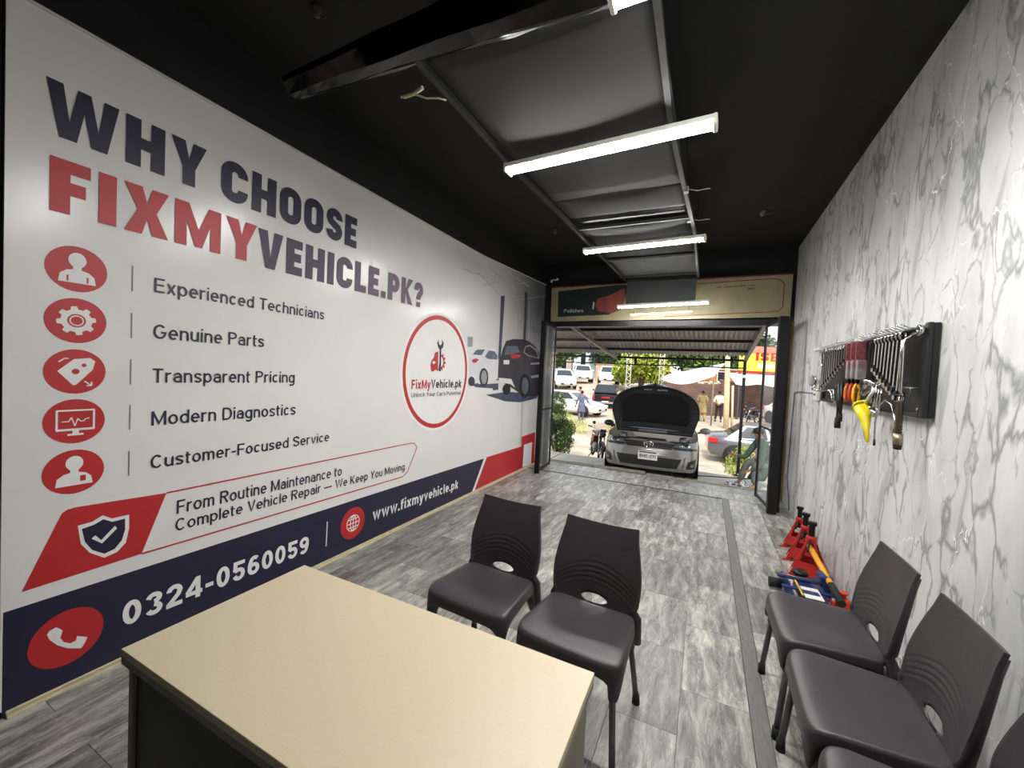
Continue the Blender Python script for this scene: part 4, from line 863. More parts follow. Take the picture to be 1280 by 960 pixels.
# tool sets in clear plastic packs
pink = M('faded_red_card', (178,104,108), .5, 0, .35, 40); clear = glass('clear_blister', (215,205,210), .55)
for i, (y, z, l) in enumerate(((3.47,1.69,'pink-backed tool pack hanging left of the others, small spanner end'),(3.37,1.69,'pink-backed tool pack hanging in the middle of the farther board'),(3.27,1.685,'pink-backed tool pack hanging over the joint of the boards'))):
    t = thing('tool_pack', l, 'tool pack', (XW1-.095, y, z), R(90-58), 'red-backed tool packs')
    MB().box(-.036,.036,.004,.008,-.005,.115,.002).build('header_card', pink, t)
    MB().box(-.036,.036,-.012,.004,-.13,-.005,.006).build('blister', clear, t)
    for q in range(3):
        hb = MB().tube([(-.026+q*.026,-.004,-.01),(-.026+q*.026,-.004,-.055)],[.008,.007],8).build('handle', [red_paint, M('blue_handle',(40,60,150),.4,0,.1,20), red_paint][q], t)
        MB().tube([(-.026+q*.026,-.004,-.055),(-.026+q*.026,-.004,-.12)],.003,6).build('blade', chrome, t)
# pliers
def pliers(y, col, label):
    t = thing('pliers', label, 'pliers', (XW1-.085, y, 1.535), R(40)); t.rotation_euler = (0, 0, R(35))
    b = MB(); b.prism([(-.012,.0),(-.016,.02),(-.006,.07),(0,.075),(.006,.07),(.016,.02),(.012,0),(0,-.012)], lambda a,c,q: (a,q,c), -.005, .005); b.build('jaws', black_plastic, t)
    for s in (-1, 1): MB().tube([(s*.006,0,-.005),(s*.022,0,-.04),(s*.024,0,-.09),(s*.014,0,-.135)],[.006,.008,.009,.006],8).build('handle', col, t)
    return t
pliers(3.52, M('orange_grip',(225,110,20),.45,0,.1,20), 'pliers with orange grips, nearest the black bar')
pliers(3.43, M('red_grip',(205,50,25),.45,0,.1,20), 'pliers with red grips, between the orange and yellow ones')
pliers(3.35, M('yellow_grip',(235,180,30),.45,0,.1,20), 'pliers with yellow grips, right of the red ones')
# black long sockets / steering bar
t = thing('breaker_bar', 'long black bar hanging below the farther tool board', 'tool', (XW1-.085, 3.72, 1.51)); t.rotation_euler = (R(-2), 0, 0)
MB().tube([(0,0,.03),(0,0,-.26)], .012, 10).build('shaft', black_plastic, t); MB().tube([(0,0,-.23),(0,0,-.31)], [.018,.020], 10).build('grip', rubber, t)
t = thing('black_rod', 'thinner black rod hanging beside the long black bar', 'tool', (XW1-.085, 3.66, 1.51))
MB().tube([(0,0,.03),(0,0,-.20)], .010, 10).build('shaft', black_plastic, t); MB().tube([(0,0,-.20),(0,0,-.255)], .014, 10).build('grip', rubber, t)
# socket extensions
for k, (y, z, l) in enumerate(((3.02,1.46,.12),(2.965,1.45,.14),(2.93,1.44,.13),(2.89,1.45,.11))):
    t = thing('socket_extension', 'chrome socket extension lying tilted under the near board spanners, %s from the funnel' % ords[k], 'socket', (XW1-.10, y, z), 0, 'socket extensions'); t.rotation_euler = (R(14), 0, 0)
    MB().tube([(0,0,l/2),(0,0,-l/2)], .006, 8).build('shaft', chrome, t); MB().tube([(0,0,-l/2),(0,0,-l/2-.035)], .012, 10).build('socket', chrome, t)
for k in range(6):
    y = 3.20-k*.045
    t = thing('ratchet_handle', 'chrome ratchet handle heaped on the wire rack, %s from the joint of the boards' % ords[k], 'ratchet', (XW1-.09, y, 1.50+.012*(k % 3)), 0, 'ratchet handles on the rack'); t.rotation_euler = (R(50+17*(k % 3)), R(10*k), 0)
    MB().tube([(0,0,.06),(0,0,-.07)], [.006,.009], 8).build('handle', chrome, t); MB().lathe([(.0,-.012),(.018,-.012),(.020,.010),(0,.012)], (0,0,.07), 12, 'y').build('head', chrome, t)
# yellow funnel with white spout tube
t = thing('funnel', 'yellow plastic funnel hanging by its white tube under the boards', 'funnel', (XW1-.12, 3.03, 1.385))
b = MB(); b.tube([(0,.045,.0),(0,.005,-.055),(0,-.035,-.12),(0,-.065,-.19)], [.046,.030,.014,.008], 14); b.build('cone', yellow_plastic, t)
MB().tube([(0,.04,.012),(0,-.06,.08),(0,-.12,.115)], .009, 8).build('tube', white_plastic, t)
b = MB(); o_ = Vector((0,.052,.010)); b.tube([(0,.05,.006),(0,.058,.014)], [.049,.050], 14); b.build('rim', yellow_plastic, t)
# grease hose loop and flexible grip
t = thing('steel_cable_loop', 'bare steel brake cable looped in an arch under the nearer board', 'cable', (XW1-.12, 2.73, 1.30))
pts = [(0,.135,-.085),(0,.14,.03),(0,.10,.115),(0,.03,.145),(0,-.06,.125),(0,-.115,.05),(0,-.125,-.03)]
MB().tube(pts, .0045, 8).build('cable', chrome, t); MB().tube([(0,.135,-.08),(0,.134,-.11)], .006, 6).build('cable_end', black_plastic, t)
t = thing('flexible_hose', 'brown ribbed grease hose hanging under the ring spanner', 'hose', (XW1-.12, 2.57, 1.34))
b = MB(); n = 22; b.tube([(0,-.01*k/n+.01,.11-.16*k/n) for k in range(n+1)], [.012+.003*(k % 2) for k in range(n+1)], 10); b.build('ribbed_hose', M('brown_bronze',(70,58,46),.4,.5,.25,30), t)
MB().tube([(0,.0,-.05),(0,-.002,-.105)], .019, 12).build('metal_collar', M('brass_grey',(150,138,112),.35,.7,.1,30), t); MB().tube([(0,.03,-.03),(0,.012,-.12)], .012, 10).build('grip', rubber, t); MB().tube([(0,-.002,-.105),(0,0,-.125)], .016, 10).build('hose_end', rubber, t)
# bent brackets and the wall socket with its plug and cable
t = thing('power_socket', 'white wall socket with a grey plug, left of the tool boards', 'socket', (XW1, 4.735, 1.45))
MB().box(-.03,-.001,-.075,.075,-.085,.075,.006).build('face_plate', white_plastic, t)
pl = MB().box(-.075,-.03,-.05,.05,.05,.15,.012).build('plug', M('grey_plug',(150,148,140),.5,0,.1,20), t); 
for s in (-.02,.02): MB().box(-.034,-.03,s-.006,s+.006,-.04,-.02).build('socket_hole', black_plastic, pl)
b = MB(); b.tube([(XW1-.008,4.81,1.43),(XW1-.008,5.6,1.43),(XW1-.008,5.84,1.41),(XW1-.008,5.86,1.30),(XW1-.008,5.93,.70),(XW1-.008,5.95,.35),(XW1-.01,5.80,.2),(XW1-.008,5.7,.02)], .006, 6)
tag(b.build('wall_cable', M('dull_grey_cable',(112,112,112),.5,0,.1,10)), 'grey cable clipped along the marble wall from the power socket towards the gate', 'cable')
b = MB(); b.tube([(XW1-.06,4.72,1.60),(XW1-.08,4.45,1.56),(XW1-.08,4.60,1.47),(XW1-.09,4.25,1.46),(XW1-.09,3.92,1.47),(XW1-.09,3.86,1.40)], .007, 8); b.tube([(XW1-.09,4.1,1.48),(XW1-.09,3.84,1.48),(XW1-.09,3.80,1.38)], .007, 8)
tag(b.build('bent_rod', chrome), 'bent chrome rods reaching from the power socket to the tool board', 'rod')
b = MB(); b.tube([(XW1-.01,4.22,1.72),(XW1-.06,4.22,1.78),(XW1-.10,4.22,1.785),(XW1-.09,4.22,1.52)], .006, 8)
tag(b.build('long_hook_rod', chrome), 'thin chrome rod hanging at the street end of the farther board', 'rod')

# ================================================================ JACKS BY THE MARBLE WALL
def jack_stand(loc, rz, label, s=1.0):
    t = thing('jack_stand', label, 'jack stand', loc, rz, 'red jack stands'); t.scale = (s, s, s)
    for sx, sy in ((-1,-1),(1,-1),(1,1),(-1,1)):
        b = MB(); b.add([(sx*.11,sy*.11,0),(sx*.075,sy*.11,0),(sx*.018,sy*.024,.27),(sx*.028,sy*.018,.27),(sx*.11,sy*.075,0)], [(0,1,2,3),(0,3,4)]); lg = b.build('leg', red_paint, t); md = lg.modifiers.new('t','SOLIDIFY'); md.thickness = .006
        MB().box(sx*.112-.018, sx*.112+.018, sy*.112-.018, sy*.112+.018, 0, .008, .002).build('foot_pad', red_paint, lg)
    for k in range(4):
        b = MB(); a = R(90*k); q = lambda x, y, z: (x*cos(a)-y*sin(a), x*sin(a)+y*cos(a), z)
        b.add([q(-.085,-.108,.035),(q(.085,-.108,.035)),q(.058,-.076,.12),q(-.058,-.076,.12)], [(0,1,2,3)]); w_ = b.build('web_plate', red_paint, t); md = w_.modifiers.new('t','SOLIDIFY'); md.thickness = .004
    MB().lathe([(.030,.25),(.034,.252),(.034,.30),(.026,.305)], (0,0,0), 14).build('collar', red_paint, t)
    MB().box(-.018,.018,-.018,.018,.20,.40,.002).build('ratchet_bar', black_metal, t)
    MB().box(-.028,.028,-.02,.02,.385,.412,.004).build('saddle', black_metal, t)
    MB().tube([(.0,-.03,.275),(.0,-.09,.26),(0,-.14,.22)], .007, 8).build('lever', black_metal, t)
    return t
JS = [(.815,3.88,'nearest red jack stand, behind the blue trolley jack',1.05),(.835,4.20,'middle red jack stand against the marble wall',1.0),(.85,4.52,'farthest red jack stand, closest to the gate',.92)]
for x, y, l, s in JS: jack_stand((x, y, 0), R(-20), l, s)
# blue trolley jack
t = thing('trolley_jack', 'dark blue trolley jack with a yellow and black handle', 'jack', (.685, 3.34, 0), R(2)); blue = M('dark_blue_paint',(26,46,104),.35,.1,.15,12)
for s in (-1, 1):
    b = MB(); b.prism([(-.24,.03),(-.22,.085),(-.02,.15),(.20,.13),(.26,.09),(.26,.04),(.1,.045)], lambda a,c,q: (q, a, c), s*.095-.004, s*.095+.004); b.build('side_plate', blue, t)
MB().tube([(-.18,.17,.045),(-.10,.17,.045)], .035, 12).build('front_roller', rubber, t)
for s in (-1, 1): MB().tube([(s*.12,-.22,.03),(s*.145,-.22,.03)], .03, 12).build('caster', rubber, t)
MB().box(-.15,.15,.06,.09,.135,.150,.004).build('cross_bar', blue, t); MB().box(-.15,.15,-.10,-.07,.135,.150,.004).build('cross_bar', blue, t)
MB().tube([(-.17,.03,.175),(.10,.01,.175)], .006, 8).build('steel_rod', grey_metal, t)
b = MB(); b.prism([(-.10,.07),(-.18,.14),(-.16,.16),(.10,.13),(.12,.08)], lambda a,c,q: (q, a, c), -.045, .045); b.build('lift_arm', blue, t)
MB().lathe([(.045,.155),(.05,.165),(.046,.178),(.0,.178)], (0,.14,0), 16).build('saddle', black_metal, t)
MB().box(-.045,.055,-.22,-.06,.151,.154).build('label_plate', white_plastic, t); MB().box(-.060,-.050,-.20,.02,.150,.156).build('yellow_stripe', M('yellow_stripe',(220,170,30),.5,0,.1,20), t)
hd = MB().tube([(.135,.53,.245),(.135,-.03,.19)], .019, 12).build('handle_tube', M('yellow_sleeve',(232,160,20),.45,0,.06,20), t); MB().tube([(.135,-.03,.19),(.135,-.24,.17)], .022, 12).build('handle_grip', rubber, hd)
MB().box(.09,.16,.02,.14,.05,.215,.01).build('handle_socket', blue, t)
# orange bottle jack
t = thing('bottle_jack', 'small orange-red bottle jack at the wall behind the farthest wall chair', 'jack', (.885, 3.30, 0)); org = M('orange_red_paint',(215,62,28),.35,0,.12,20)
MB().box(-.05,.05,-.05,.05,0,.015,.004).build('base_plate', org, t); MB().lathe([(.042,.012),(.044,.09),(.036,.105),(.036,.12),(.020,.125)], (0,0,0), 18).build('body', org, t)
MB().lathe([(.016,.12),(.016,.155),(.024,.157),(.024,.168),(0,.168)], (0,0,0), 12).build('ram', org, t); MB().tube([(-.05,0,.02),(-.055,0,.09)], [.016,.014], 10).build('pump', org, t); MB().tube([(-.055,0,.08),(-.10,.02,.105)], .008, 8).build('lever_socket', org, t)

# ================================================================ STEEL GATES
pane = glass('dusty_gate_glass', (190,196,196), .88)
def gate(name, x0, y0, x1, y1, H, label, hinge=None, mid=.95, thick0=.03, thick1=.014, pane_m=pane, wn=.022):
    t = thing(name, label, 'gate', (x0, y0, 0)); dx, dy = x1-x0, y1-y0; L = math.hypot(dx, dy); t.rotation_euler = (0, 0, math.atan2(dy, dx))
    MB().box(-thick0, thick0, -wn, wn, .01, H, .003).build('stile', black_metal, t); MB().box(L-thick1, L+thick1, -.014, .014, .02, H-.02, .003).build('stile', black_metal, t)
    for z0, z1 in ((.03,.07),(mid-.012,mid+.012),(H-.05,H-.01)): MB().box(thick0, L-thick1, -.012, .012, z0, z1, .002).build('rail', black_metal, t)
    MB().box(thick0, L-thick1, -.003, .003, .07, mid-.012).build('glass_pane', pane_m, t); MB().box(thick0, L-thick1, -.003, .003, mid+.012, H-.05).build('glass_pane', pane_m, t)
    for z in (.5, 1.2): MB().tube([(0,.03,z),(0,.03,z+.10)], .010, 8).build('bolt_catch', grey_metal, t)
    return t
gate('folding_gate', -2.20, 5.57, -2.23, 6.17, 2.27, 'black steel and glass gate leaf folded back by the banner', thick0=.028, wn=.036)
gate('folding_gate', 0.755, 5.50, 0.665, 6.15, 2.28, 'black steel and glass gate leaf standing into the room by the marble wall', thick0=.034, wn=.045)
gate('folding_gate', 0.825, 5.58, 0.85, 6.12, 2.28, 'second black gate leaf folded against the marble wall jamb', thick0=.014, thick1=.02)
# ================================================================ OUTSIDE GROUND
GP = [(6.5,-.37),(8.5,-.385),(10.7,-.76),(13,-1.12),(16,-1.40),(18.5,-1.38),(21.5,-1.06),(24,-.95),(29,-.90),(33,-.05),(37,.75),(60,1.2),(140,1.5)]
def gz(x, y):
    for i in range(len(GP)-1):
        if y <= GP[i+1][0]:
            t = (y-GP[i][0])/(GP[i+1][0]-GP[i][0]); t = max(0, t); z = GP[i][1]+(GP[i+1][1]-GP[i][1])*t; break
    else: z = GP[-1][1]
    k = min(1, max(0, (x+3)/2.2))*min(1, max(0, (y-19.5)/1.5))
    if y < 33: z = z*(1-k)+(-.70)*k
    return z
def ground_mat():
    m = bpy.data.materials.new('dusty_ground'); m.use_nodes = True; n = m.node_tree; b = n.nodes['Principled BSDF']; L = n.links.new
    t = n.nodes.new('ShaderNodeTexCoord'); a = n.nodes.new('ShaderNodeTexNoise'); a.inputs['Scale'].default_value = .6; a.inputs['Detail'].default_value = 9; a.inputs['Roughness'].default_value = .6; L(t.outputs['Object'], a.inputs['Vector'])
    r = n.nodes.new('ShaderNodeValToRGB'); e = r.color_ramp.elements; e[0].position = .32; e[0].color = lin((150,132,112))+(1,); e[1].position = .7; e[1].color = lin((205,190,170))+(1,)
    L(a.outputs['Fac'], r.inputs[0]); L(r.outputs[0], b.inputs['Base Color']); b.inputs['Roughness'].default_value = .9
    bu = n.nodes.new('ShaderNodeBump'); bu.inputs['Strength'].default_value = .4; bu.inputs['Distance'].default_value = .04; L(a.outputs['Fac'], bu.inputs['Height']); L(bu.outputs[0], b.inputs['Normal']); return m
b = MB(); xs_ = [-60,-45,-34,-26,-20,-16,-13,-11,-9.5,-8,-7,-6,-5,-4,-3,-2,-1,0,1,2,3,4,5.5,7,9,12,16,22,30,45]; ys_ = [6.5,7,7.6,8.5,9.2,10,10.7,11.5,12.2,13,14,15,16,17,18.5,19.5,20.2,21,21.5,22.5,24,26,28,29,31,33,35,37,42,48,60,90,140]
b.grid(lambda u, v: (xs_[round(u*(len(xs_)-1))], ys_[round(v*(len(ys_)-1))], gz(xs_[round(u*(len(xs_)-1))], ys_[round(v*(len(ys_)-1))])), len(xs_)-1, len(ys_)-1, True)
o = b.build('street_ground', ground_mat(), fixn=False); tag(o, kind='structure')
# concrete apron slabs in front of the shop
conc = M('pale_concrete', (172,166,152), .85, 0, .14, 5, .3)
for i, (x0, x1) in enumerate([(-4.2,-3.0),(-2.98,-1.75),(-1.73,-.5),(-.48,.75),(.77,2.2)]):
    for j, (y0, y1) in enumerate(((6.75,7.95),(7.97,9.15))):
        s_ = MB().box(x0, x1, y0, y1, -.42, -.362-.004*((i+j) % 3), .008).build('paving_slab', conc, o)

# ================================================================ CANOPY
cz = lambda y: 2.43-(y-6.35)*(2.43-1.99)/3.1
can = thing('metal_canopy', 'corrugated sheet canopy on a black steel frame over the shop front', 'canopy', (-1.3, 6.35, -.36)); CO = Vector((-1.3, 6.35, -.36))
corr = M('grey_corrugated_sheet', (150,146,140), .5, .3, .12, 5, 0, .5, 0, (6, .6, 1))
X0c, X1c = -4.3, .72
b = MB(); n = 66*4
b.grid(lambda u, v: (X0c+(X1c-X0c)*u+1.3, 3.12*v, cz(6.35+3.12*v)+.36+.05+.024*sin(u*66*2*pi)), n, 6, True); b.build('corrugated_roof', corr, can, fixn=False)
MB_ = lambda: MB()
def lb(x0, x1, y0, y1, z0, z1, name, mat=black_metal): return MB().box(x0+1.3, x1+1.3, y0-6.35, y1-6.35, z0+.36, z1+.36, .003).build(name, mat, can)
for y in (6.42, 7.15, 7.95, 8.75): lb(X0c, X1c, y-.025, y+.025, cz(y)-.02, cz(y)+.03, 'purlin')
lb(X0c, X1c, 9.42, 9.47, 1.93, 1.975, 'truss_chord'); lb(X0c, X1c, 9.43, 9.46, 1.785, 1.81, 'truss_chord')
for x in (-3.9,-3.4,-2.92,-2.44,-1.93,-1.47,-1.22,-.99,-.5,-.27,.09,.45): lb(x-(.028 if abs(x+1.47) < .01 else .011), x+(.028 if abs(x+1.47) < .01 else .011), 9.435, 9.455, 1.80, 1.94, 'truss_web')
def rafter(xa, xb, za=2.30, zb=1.97, name='rafter', mat=None, hw=.025):
    b = MB(); v = []
    for (x, y, z) in ((xa, 6.4, za), (xb, 9.42, zb)):
        for dx, dz in ((-hw,-.03),(hw,-.03),(hw,.03),(-hw,.03)): v.append((x+dx+1.3, y-6.35, z+dz+.36))
    b.add(v, [(0,1,2,3),(7,6,5,4),(0,4,5,1),(1,5,6,2),(2,6,7,3),(3,7,4,0)]); return b.build(name, mat or M('zinc_rafter',(120,118,114),.5,.4,.12,9), can)
rafter(-2.10, -1.90, 2.335, 1.93); rafter(.70, .69, 2.36, 1.97, hw=.03); rafter(-3.6, -3.55, 2.34, 1.97, mat=black_metal)
for x, y in ((.685, 9.45), (-4.2, 9.45)): lb(x-.028, x+.028, y-.028, y+.028, -.36, 1.95, 'post')
lb(.655,.715,9.42,9.48,1.60,1.66,'post_bracket', white_plastic)
MB().tube([(-.9+1.3,7.6-6.35,cz(7.6)+.34),(-.9+1.3,7.6-6.35,cz(7.6)+.22)], .006, 6).build('hanging_hook', black_metal, can)

# ================================================================ VEHICLE WHEELS
alloy = M('alloy', (190,192,195), .3, .8, .08, 10); tyre_m = M('tyre_rubber', (22,22,23), .8, 0, .15, 20)
def wheel(parent, c_, r=.315, w=.20, spokes=7, rim_mat=None, name='wheel'):
    """axle along local y"""
    tw = MB().lathe([(r*.66,-w/2),(r*.9,-w/2),(r*.98,-w*.38),(r,-w*.2),(r,w*.2),(r*.98,w*.38),(r*.9,w/2),(r*.66,w/2),(r*.62,w*.3),(r*.62,-w*.3),(r*.66,-w/2)], c_, 28, 'y').build(name, tyre_m, parent)
    b = MB(); cx_, cy_, cz_ = c_
    for s in (-1, 1):
        yy = cy_+s*w*.36
        for k in range(spokes):
            a = 2*pi*k/spokes; ca, sa = cos(a), sin(a); h = r*.085
            b.add([(cx_+q*ca*r-p*sa, yy+d, cz_+q*sa*r+p*ca) for d in (-.012, .012) for q, p in ((.12,-h*.8),(.63,-h*1.3),(.63,h*1.3),(.12,h*.8))], [(0,1,2,3),(7,6,5,4),(0,4,5,1),(1,5,6,2),(2,6,7,3),(3,7,4,0)])
        b.lathe([(0,-.02),(r*.17,-.015),(r*.17,.015),(0,.02)], (cx_, yy, cz_), 12, 'y')
        b.lathe([(r*.60,-.02),(r*.68,-.018),(r*.68,.018),(r*.60,.02),(r*.60,-.02)], (cx_, yy, cz_), 28, 'y')
    b.build('rim', rim_mat or alloy, tw); return tw
car_glass = M('dark_car_glass', (32,38,44), .08, 0, .15, 3, 0, .8); lamp_glass = M('headlamp_lens', (205,205,190), .1, 0, .25, 40, 0, .8); red_lens = M('tail_lamp_lens', (190,20,26), .2, 0, .2, 20, 0, .7)
def generic_car(name, label, cat, loc, rz, paint, L=4.4, W=1.74, kind='sedan', tilt=0.0, group=None):
    t = thing(name, label, cat, loc, rz, group); t.rotation_euler = (0, tilt, rz); h = L/2
    # (x, lower z, shoulder z, half width)  +x is the front
    if kind == 'sedan': sh = [(-h,.42,.86,.70),(-h+.12,.28,.96,.80),(-h+.6,.24,1.0,.86),(-h+1.4,.22,.95,.87),(0,.22,.92,.87),(h-1.5,.22,.92,.87),(h-1.1,.22,.90,.87),(h-.5,.24,.80,.84),(h-.12,.26,.70,.76),(h,.34,.56,.62)]; cab = [(-h+.55,-h+1.15,h-2.0,h-1.15)]; zt = 1.44
    if kind == 'suv': sh = [(-h,.45,.95,.74),(-h+.08,.32,1.05,.84),(-h+.5,.28,1.08,.88),(0,.28,1.05,.88),(h-1.3,.28,1.04,.88),(h-.5,.28,.96,.86),(h-.10,.32,.86,.80),(h,.42,.70,.70)]; cab = [(-h+.06,-h+.45,h-1.85,h-1.15)]; zt = 1.66
    if kind == 'pickup': sh = [(-h,.62,1.10,.82),(-h+.05,.55,1.12,.88),(-h+1.5,.5,1.12,.90),(0,.5,1.12,.90),(h-1.5,.5,1.14,.90),(h-.5,.5,1.10,.88),(h-.1,.5,1.0,.84),(h,.6,.9,.74)]; cab = [(-h+1.55,-h+1.66,h-2.0,h-1.35)]; zt = 1.78
    rings = []
    for x, z0, z1, w_ in sh:
        w_ *= W/1.74
        rings.append([(x,-w_*.9,z0),(x,-w_,z0+.10),(x,-w_,z0+(z1-z0)*.6),(x,-w_*.97,z1-.06),(x,-w_*.86,z1),(x,0,z1+.03),(x,w_*.86,z1),(x,w_*.97,z1-.06),(x,w_,z0+(z1-z0)*.6),(x,w_,z0+.10),(x,w_*.9,z0)])
    b = MB(); b.ring(rings); b.build('body', paint, t)
    (xa, xb, xc, xd) = cab[0]; zs = .93 if kind == 'sedan' else 1.04 if kind == 'suv' else 1.1; wb, wt = .82*W/1.74, .62*W/1.74
    zm = zt-.05
    def gh(x, z): 
        q = (z-zs)/(zt-zs); return wb+(wt-wb)*q
    b = MB(); b.ring([[(xa,-wb,zs),(xa,wb,zs),(xd,wb,zs),(xd,-wb,zs)],[(xb,-wt,zm),(xb,wt,zm),(xc,wt,zm),(xc,-wt,zm)],[(xb+.12,-wt*.85,zt),(xb+.12,wt*.85,zt),(xc-.12,wt*.85,zt),(xc-.12,-wt*.85,zt)]], True, True, False); b.build('cabin', paint, t)
    e = .012
    def lerp(a, c, q): return tuple(a[i]+(c[i]-a[i])*q for i in range(3))
    def pane(q00, q10, q11, q01, m_=.08, name='window', off=(0,0,0)):
        b = MB(); P = []
        for (u, v) in ((m_,.10),(1-m_,.10),(1-m_,.90),(m_,.90)):
            a_ = lerp(lerp(q00,q10,u), lerp(q01,q11,u), v); P.append((a_[0]+off[0], a_[1]+off[1], a_[2]+off[2]))
        P2 = [(p[0]-off[0]*2, p[1]-off[1]*2, p[2]-off[2]*2) for p in P]
        b.add(P+P2, [(0,1,2,3),(7,6,5,4),(0,4,5,1),(1,5,6,2),(2,6,7,3),(3,7,4,0)]); b.build(name, car_glass, t)
    pane((xd,-wb,zs),(xd,wb,zs),(xc,wt,zm),(xc,-wt,zm),.07,'windscreen',(.010,0,.008)); pane((xa,wb,zs),(xa,-wb,zs),(xb,-wt,zm),(xb,wt,zm),.08,'rear_window',(-.010,0,.008))
    for s in (-1, 1):
        nn = 2
        for k in range(nn):
            u0, u1 = k/nn+.02, (k+1)/nn-.02
            A = lerp((xa+.25,s*wb,zs),(xd-.25,s*wb,zs),u0); B_ = lerp((xa+.25,s*wb,zs),(xd-.25,s*wb,zs),u1); C_ = lerp((xb+.05,s*wt,zm),(xc-.05,s*wt,zm),u1); D_ = lerp((xb+.05,s*wt,zm),(xc-.05,s*wt,zm),u0)
            pane(A, B_, C_, D_, .03, 'side_window', (0,s*.010,.004))
        b = MB(); b.box(xd-.28, xd-.14, min(s*.86,s*1.0), max(s*.86,s*1.0), zs+.02, zs+.14, .02); b.build('wing_mirror', paint, t)
        b = MB(); b.box(h-.36,h-.06, min(s*.50,s*.80), max(s*.50,s*.80), sh[-2][2]-.14 if kind != 'pickup' else .86, sh[-2][2]-.01 if kind != 'pickup' else 1.0, .02); b.build('headlamp', lamp_glass, t)
        b = MB(); hh = .10 if kind != 'pickup' else .17; zc = .82 if kind == 'sedan' else .95 if kind == 'suv' else .92
        b.box(-h-.012,-h+.30, min(s*.52,s*.86) if kind != 'pickup' else min(s*.74,s*.905), max(s*.52,s*.86) if kind != 'pickup' else max(s*.74,s*.905), zc-hh, zc+hh*.8, .03); b.build('tail_lamp', red_lens, t)
        for x in (-h+.85, h-.85):
            rr = .32 if kind != 'pickup' else .38
            b = MB(); b.lathe([(0,-.01),(rr*1.16,-.01),(rr*1.16,.012),(0,.012)], (x, s*(.872 if kind != 'pickup' else .902)*W/1.74, rr+.015), 24, 'y'); b.build('wheel_arch', rubber, t)
            wheel(t, (x, s*(W/2-.09), rr), rr, .20)
    b = MB(); b.box(h-.03,h+.012,-.5,.5,.36,.50,.02); b.build('grille', black_plastic, t); MB().box(h+.0,h+.02,-.24,.24,.40,.49,.004).build('number_plate', white_plastic, t)
    MB().box(-h-.02,-h+.0,-.24,.24,.60,.70,.004).build('number_plate', white_plastic, t)
    if kind == 'pickup':
        MB().box(-h+.08,-h+1.5,-.78,.78,1.10,1.17,.01).build('added_bed_slab', M('matt_slab_black',(12,12,13),1.0,0,.2,10,0,.05), t)  # matt black slab added to keep the sky's reflection off the closed bed
        MB().box(-h-.014,-h-.001,-.70,.70,.72,1.02,.01).build('tailgate_panel', M('pickup_black',(22,22,25),.3,0,.1,5), t); MB().box(-h-.05,-h+.02,-.85,.85,.52,.64,.02).build('rear_bumper', chrome, t)
        MB().box(-h-.02,-h-.012,-.3,.3,.90,1.0,.004).build('tailgate_badge', red_lens, t)
    return t
cw = M('white_car_paint', (226,226,224), .25, 0, .03, 2, 0, .6, .5); cgr = M('mid_grey_car_paint', (92,92,98), .25, .3, .05, 2, 0, .5, .5); cbk = M('black_car_paint', (24,24,28), .2, 0, .1, 2, 0, .6, .5); csv = M('silver_car_paint', (176,178,180), .25, .3, .04, 2, 0, .5, .5)
generic_car('sedan_car', 'grey sedan parked side-on down the road at the right, rear wheel in view', 'car', (2.32, 17.0, gz(2.3, 17.0)), R(4), cgr)
generic_car('sedan_car', 'white sedan passing at the left, behind the walking man in blue grey', 'car', (-7.55, 24.35, gz(-7.5, 24.4)), R(-14), cw)
generic_car('pickup_truck', 'black pickup truck seen from behind, beyond the white sedan', 'car', (-7.0, 31.3, -.85), R(103), cbk, 5.0, 1.80, 'pickup', R(-3))
generic_car('white_suv', 'white high car facing the shop, upper left beyond the white sedan', 'car', (-10.9, 38.3, .84), R(-70), cw, 4.3, 1.8, 'suv')
generic_car('white_suv', 'white car with dark windscreen, farthest left next to the concrete pillar', 'car', (-11.2, 33.4, .28), R(-62), cw, 4.2, 1.75, 'suv')
generic_car('white_suv', 'white van like car just behind the black pickup', 'car', (-8.2, 37.5, .78), R(-75), cw, 4.3, 1.8, 'suv')
generic_car('parked_car', 'white car half hidden behind the raised bonnet, by the brick wall', 'car', (-2.05, 23.6, -.70), R(118), cw, 4.2, 1.72, 'sedan')
generic_car('parked_car', 'white car seen through the right gate glass beyond the brick wall', 'car', (4.6, 26.0, -.70), R(-64), cw, 4.2, 1.72, 'sedan')

# ================================================================ THE GREY SEDAN WITH ITS BONNET UP
CX, CY = -.895, 7.72
mc = thing('sedan_car', 'dark silver sedan with its bonnet raised, standing at the shop entrance', 'car', (CX, CY, -.37)); mc.rotation_euler = (R(-6.0), 0, R(2))
pnt = M('dark_silver_paint', (128,125,121), .3, .25, .05, 3, 0, .5, .5)
PL = [(0,0),(.18,.004),(.36,.018),(.52,.045),(.66,.085),(.78,.145),(.87,.225),(.935,.33),(.975,.45),(.995,.60),(1.0,.80)]
def ytop(y): return .735+.20*min(1, max(0, (y-.25)/1.15))
LV = [(0,.085,.955),(.12,.02,.985),(.30,0,1.0),(.52,0,1.0),(.72,.035,1.0),(.88,.09,.992),(1.0,.16,.975)]
HWC = .865
def body_pt(k, lv, s=1):
    xn, y = k; f, dy, wf = lv; fr = max(0, 1-y/.9)
    z0 = .20; zt = ytop(y); return (s*xn*HWC*wf, y+dy*fr, z0+(zt-z0)*f)
side = [(1.0,1.3),(1.0,2.2),(1.0,3.2),(.99,3.8),(.96,4.15),(.88,4.38),(.7,4.48),(.4,4.52),(0,4.53)]
loop = [(x, y) for x, y in PL]+side
rings = []
for lv in LV:
    r = [body_pt(k, lv, 1) for k in loop]+[body_pt(k, lv, -1) for k in loop[1:-1]][::-1]; rings.append(r)
b = MB(); b.ring(rings, True, False); b.build('body', pnt, mc)
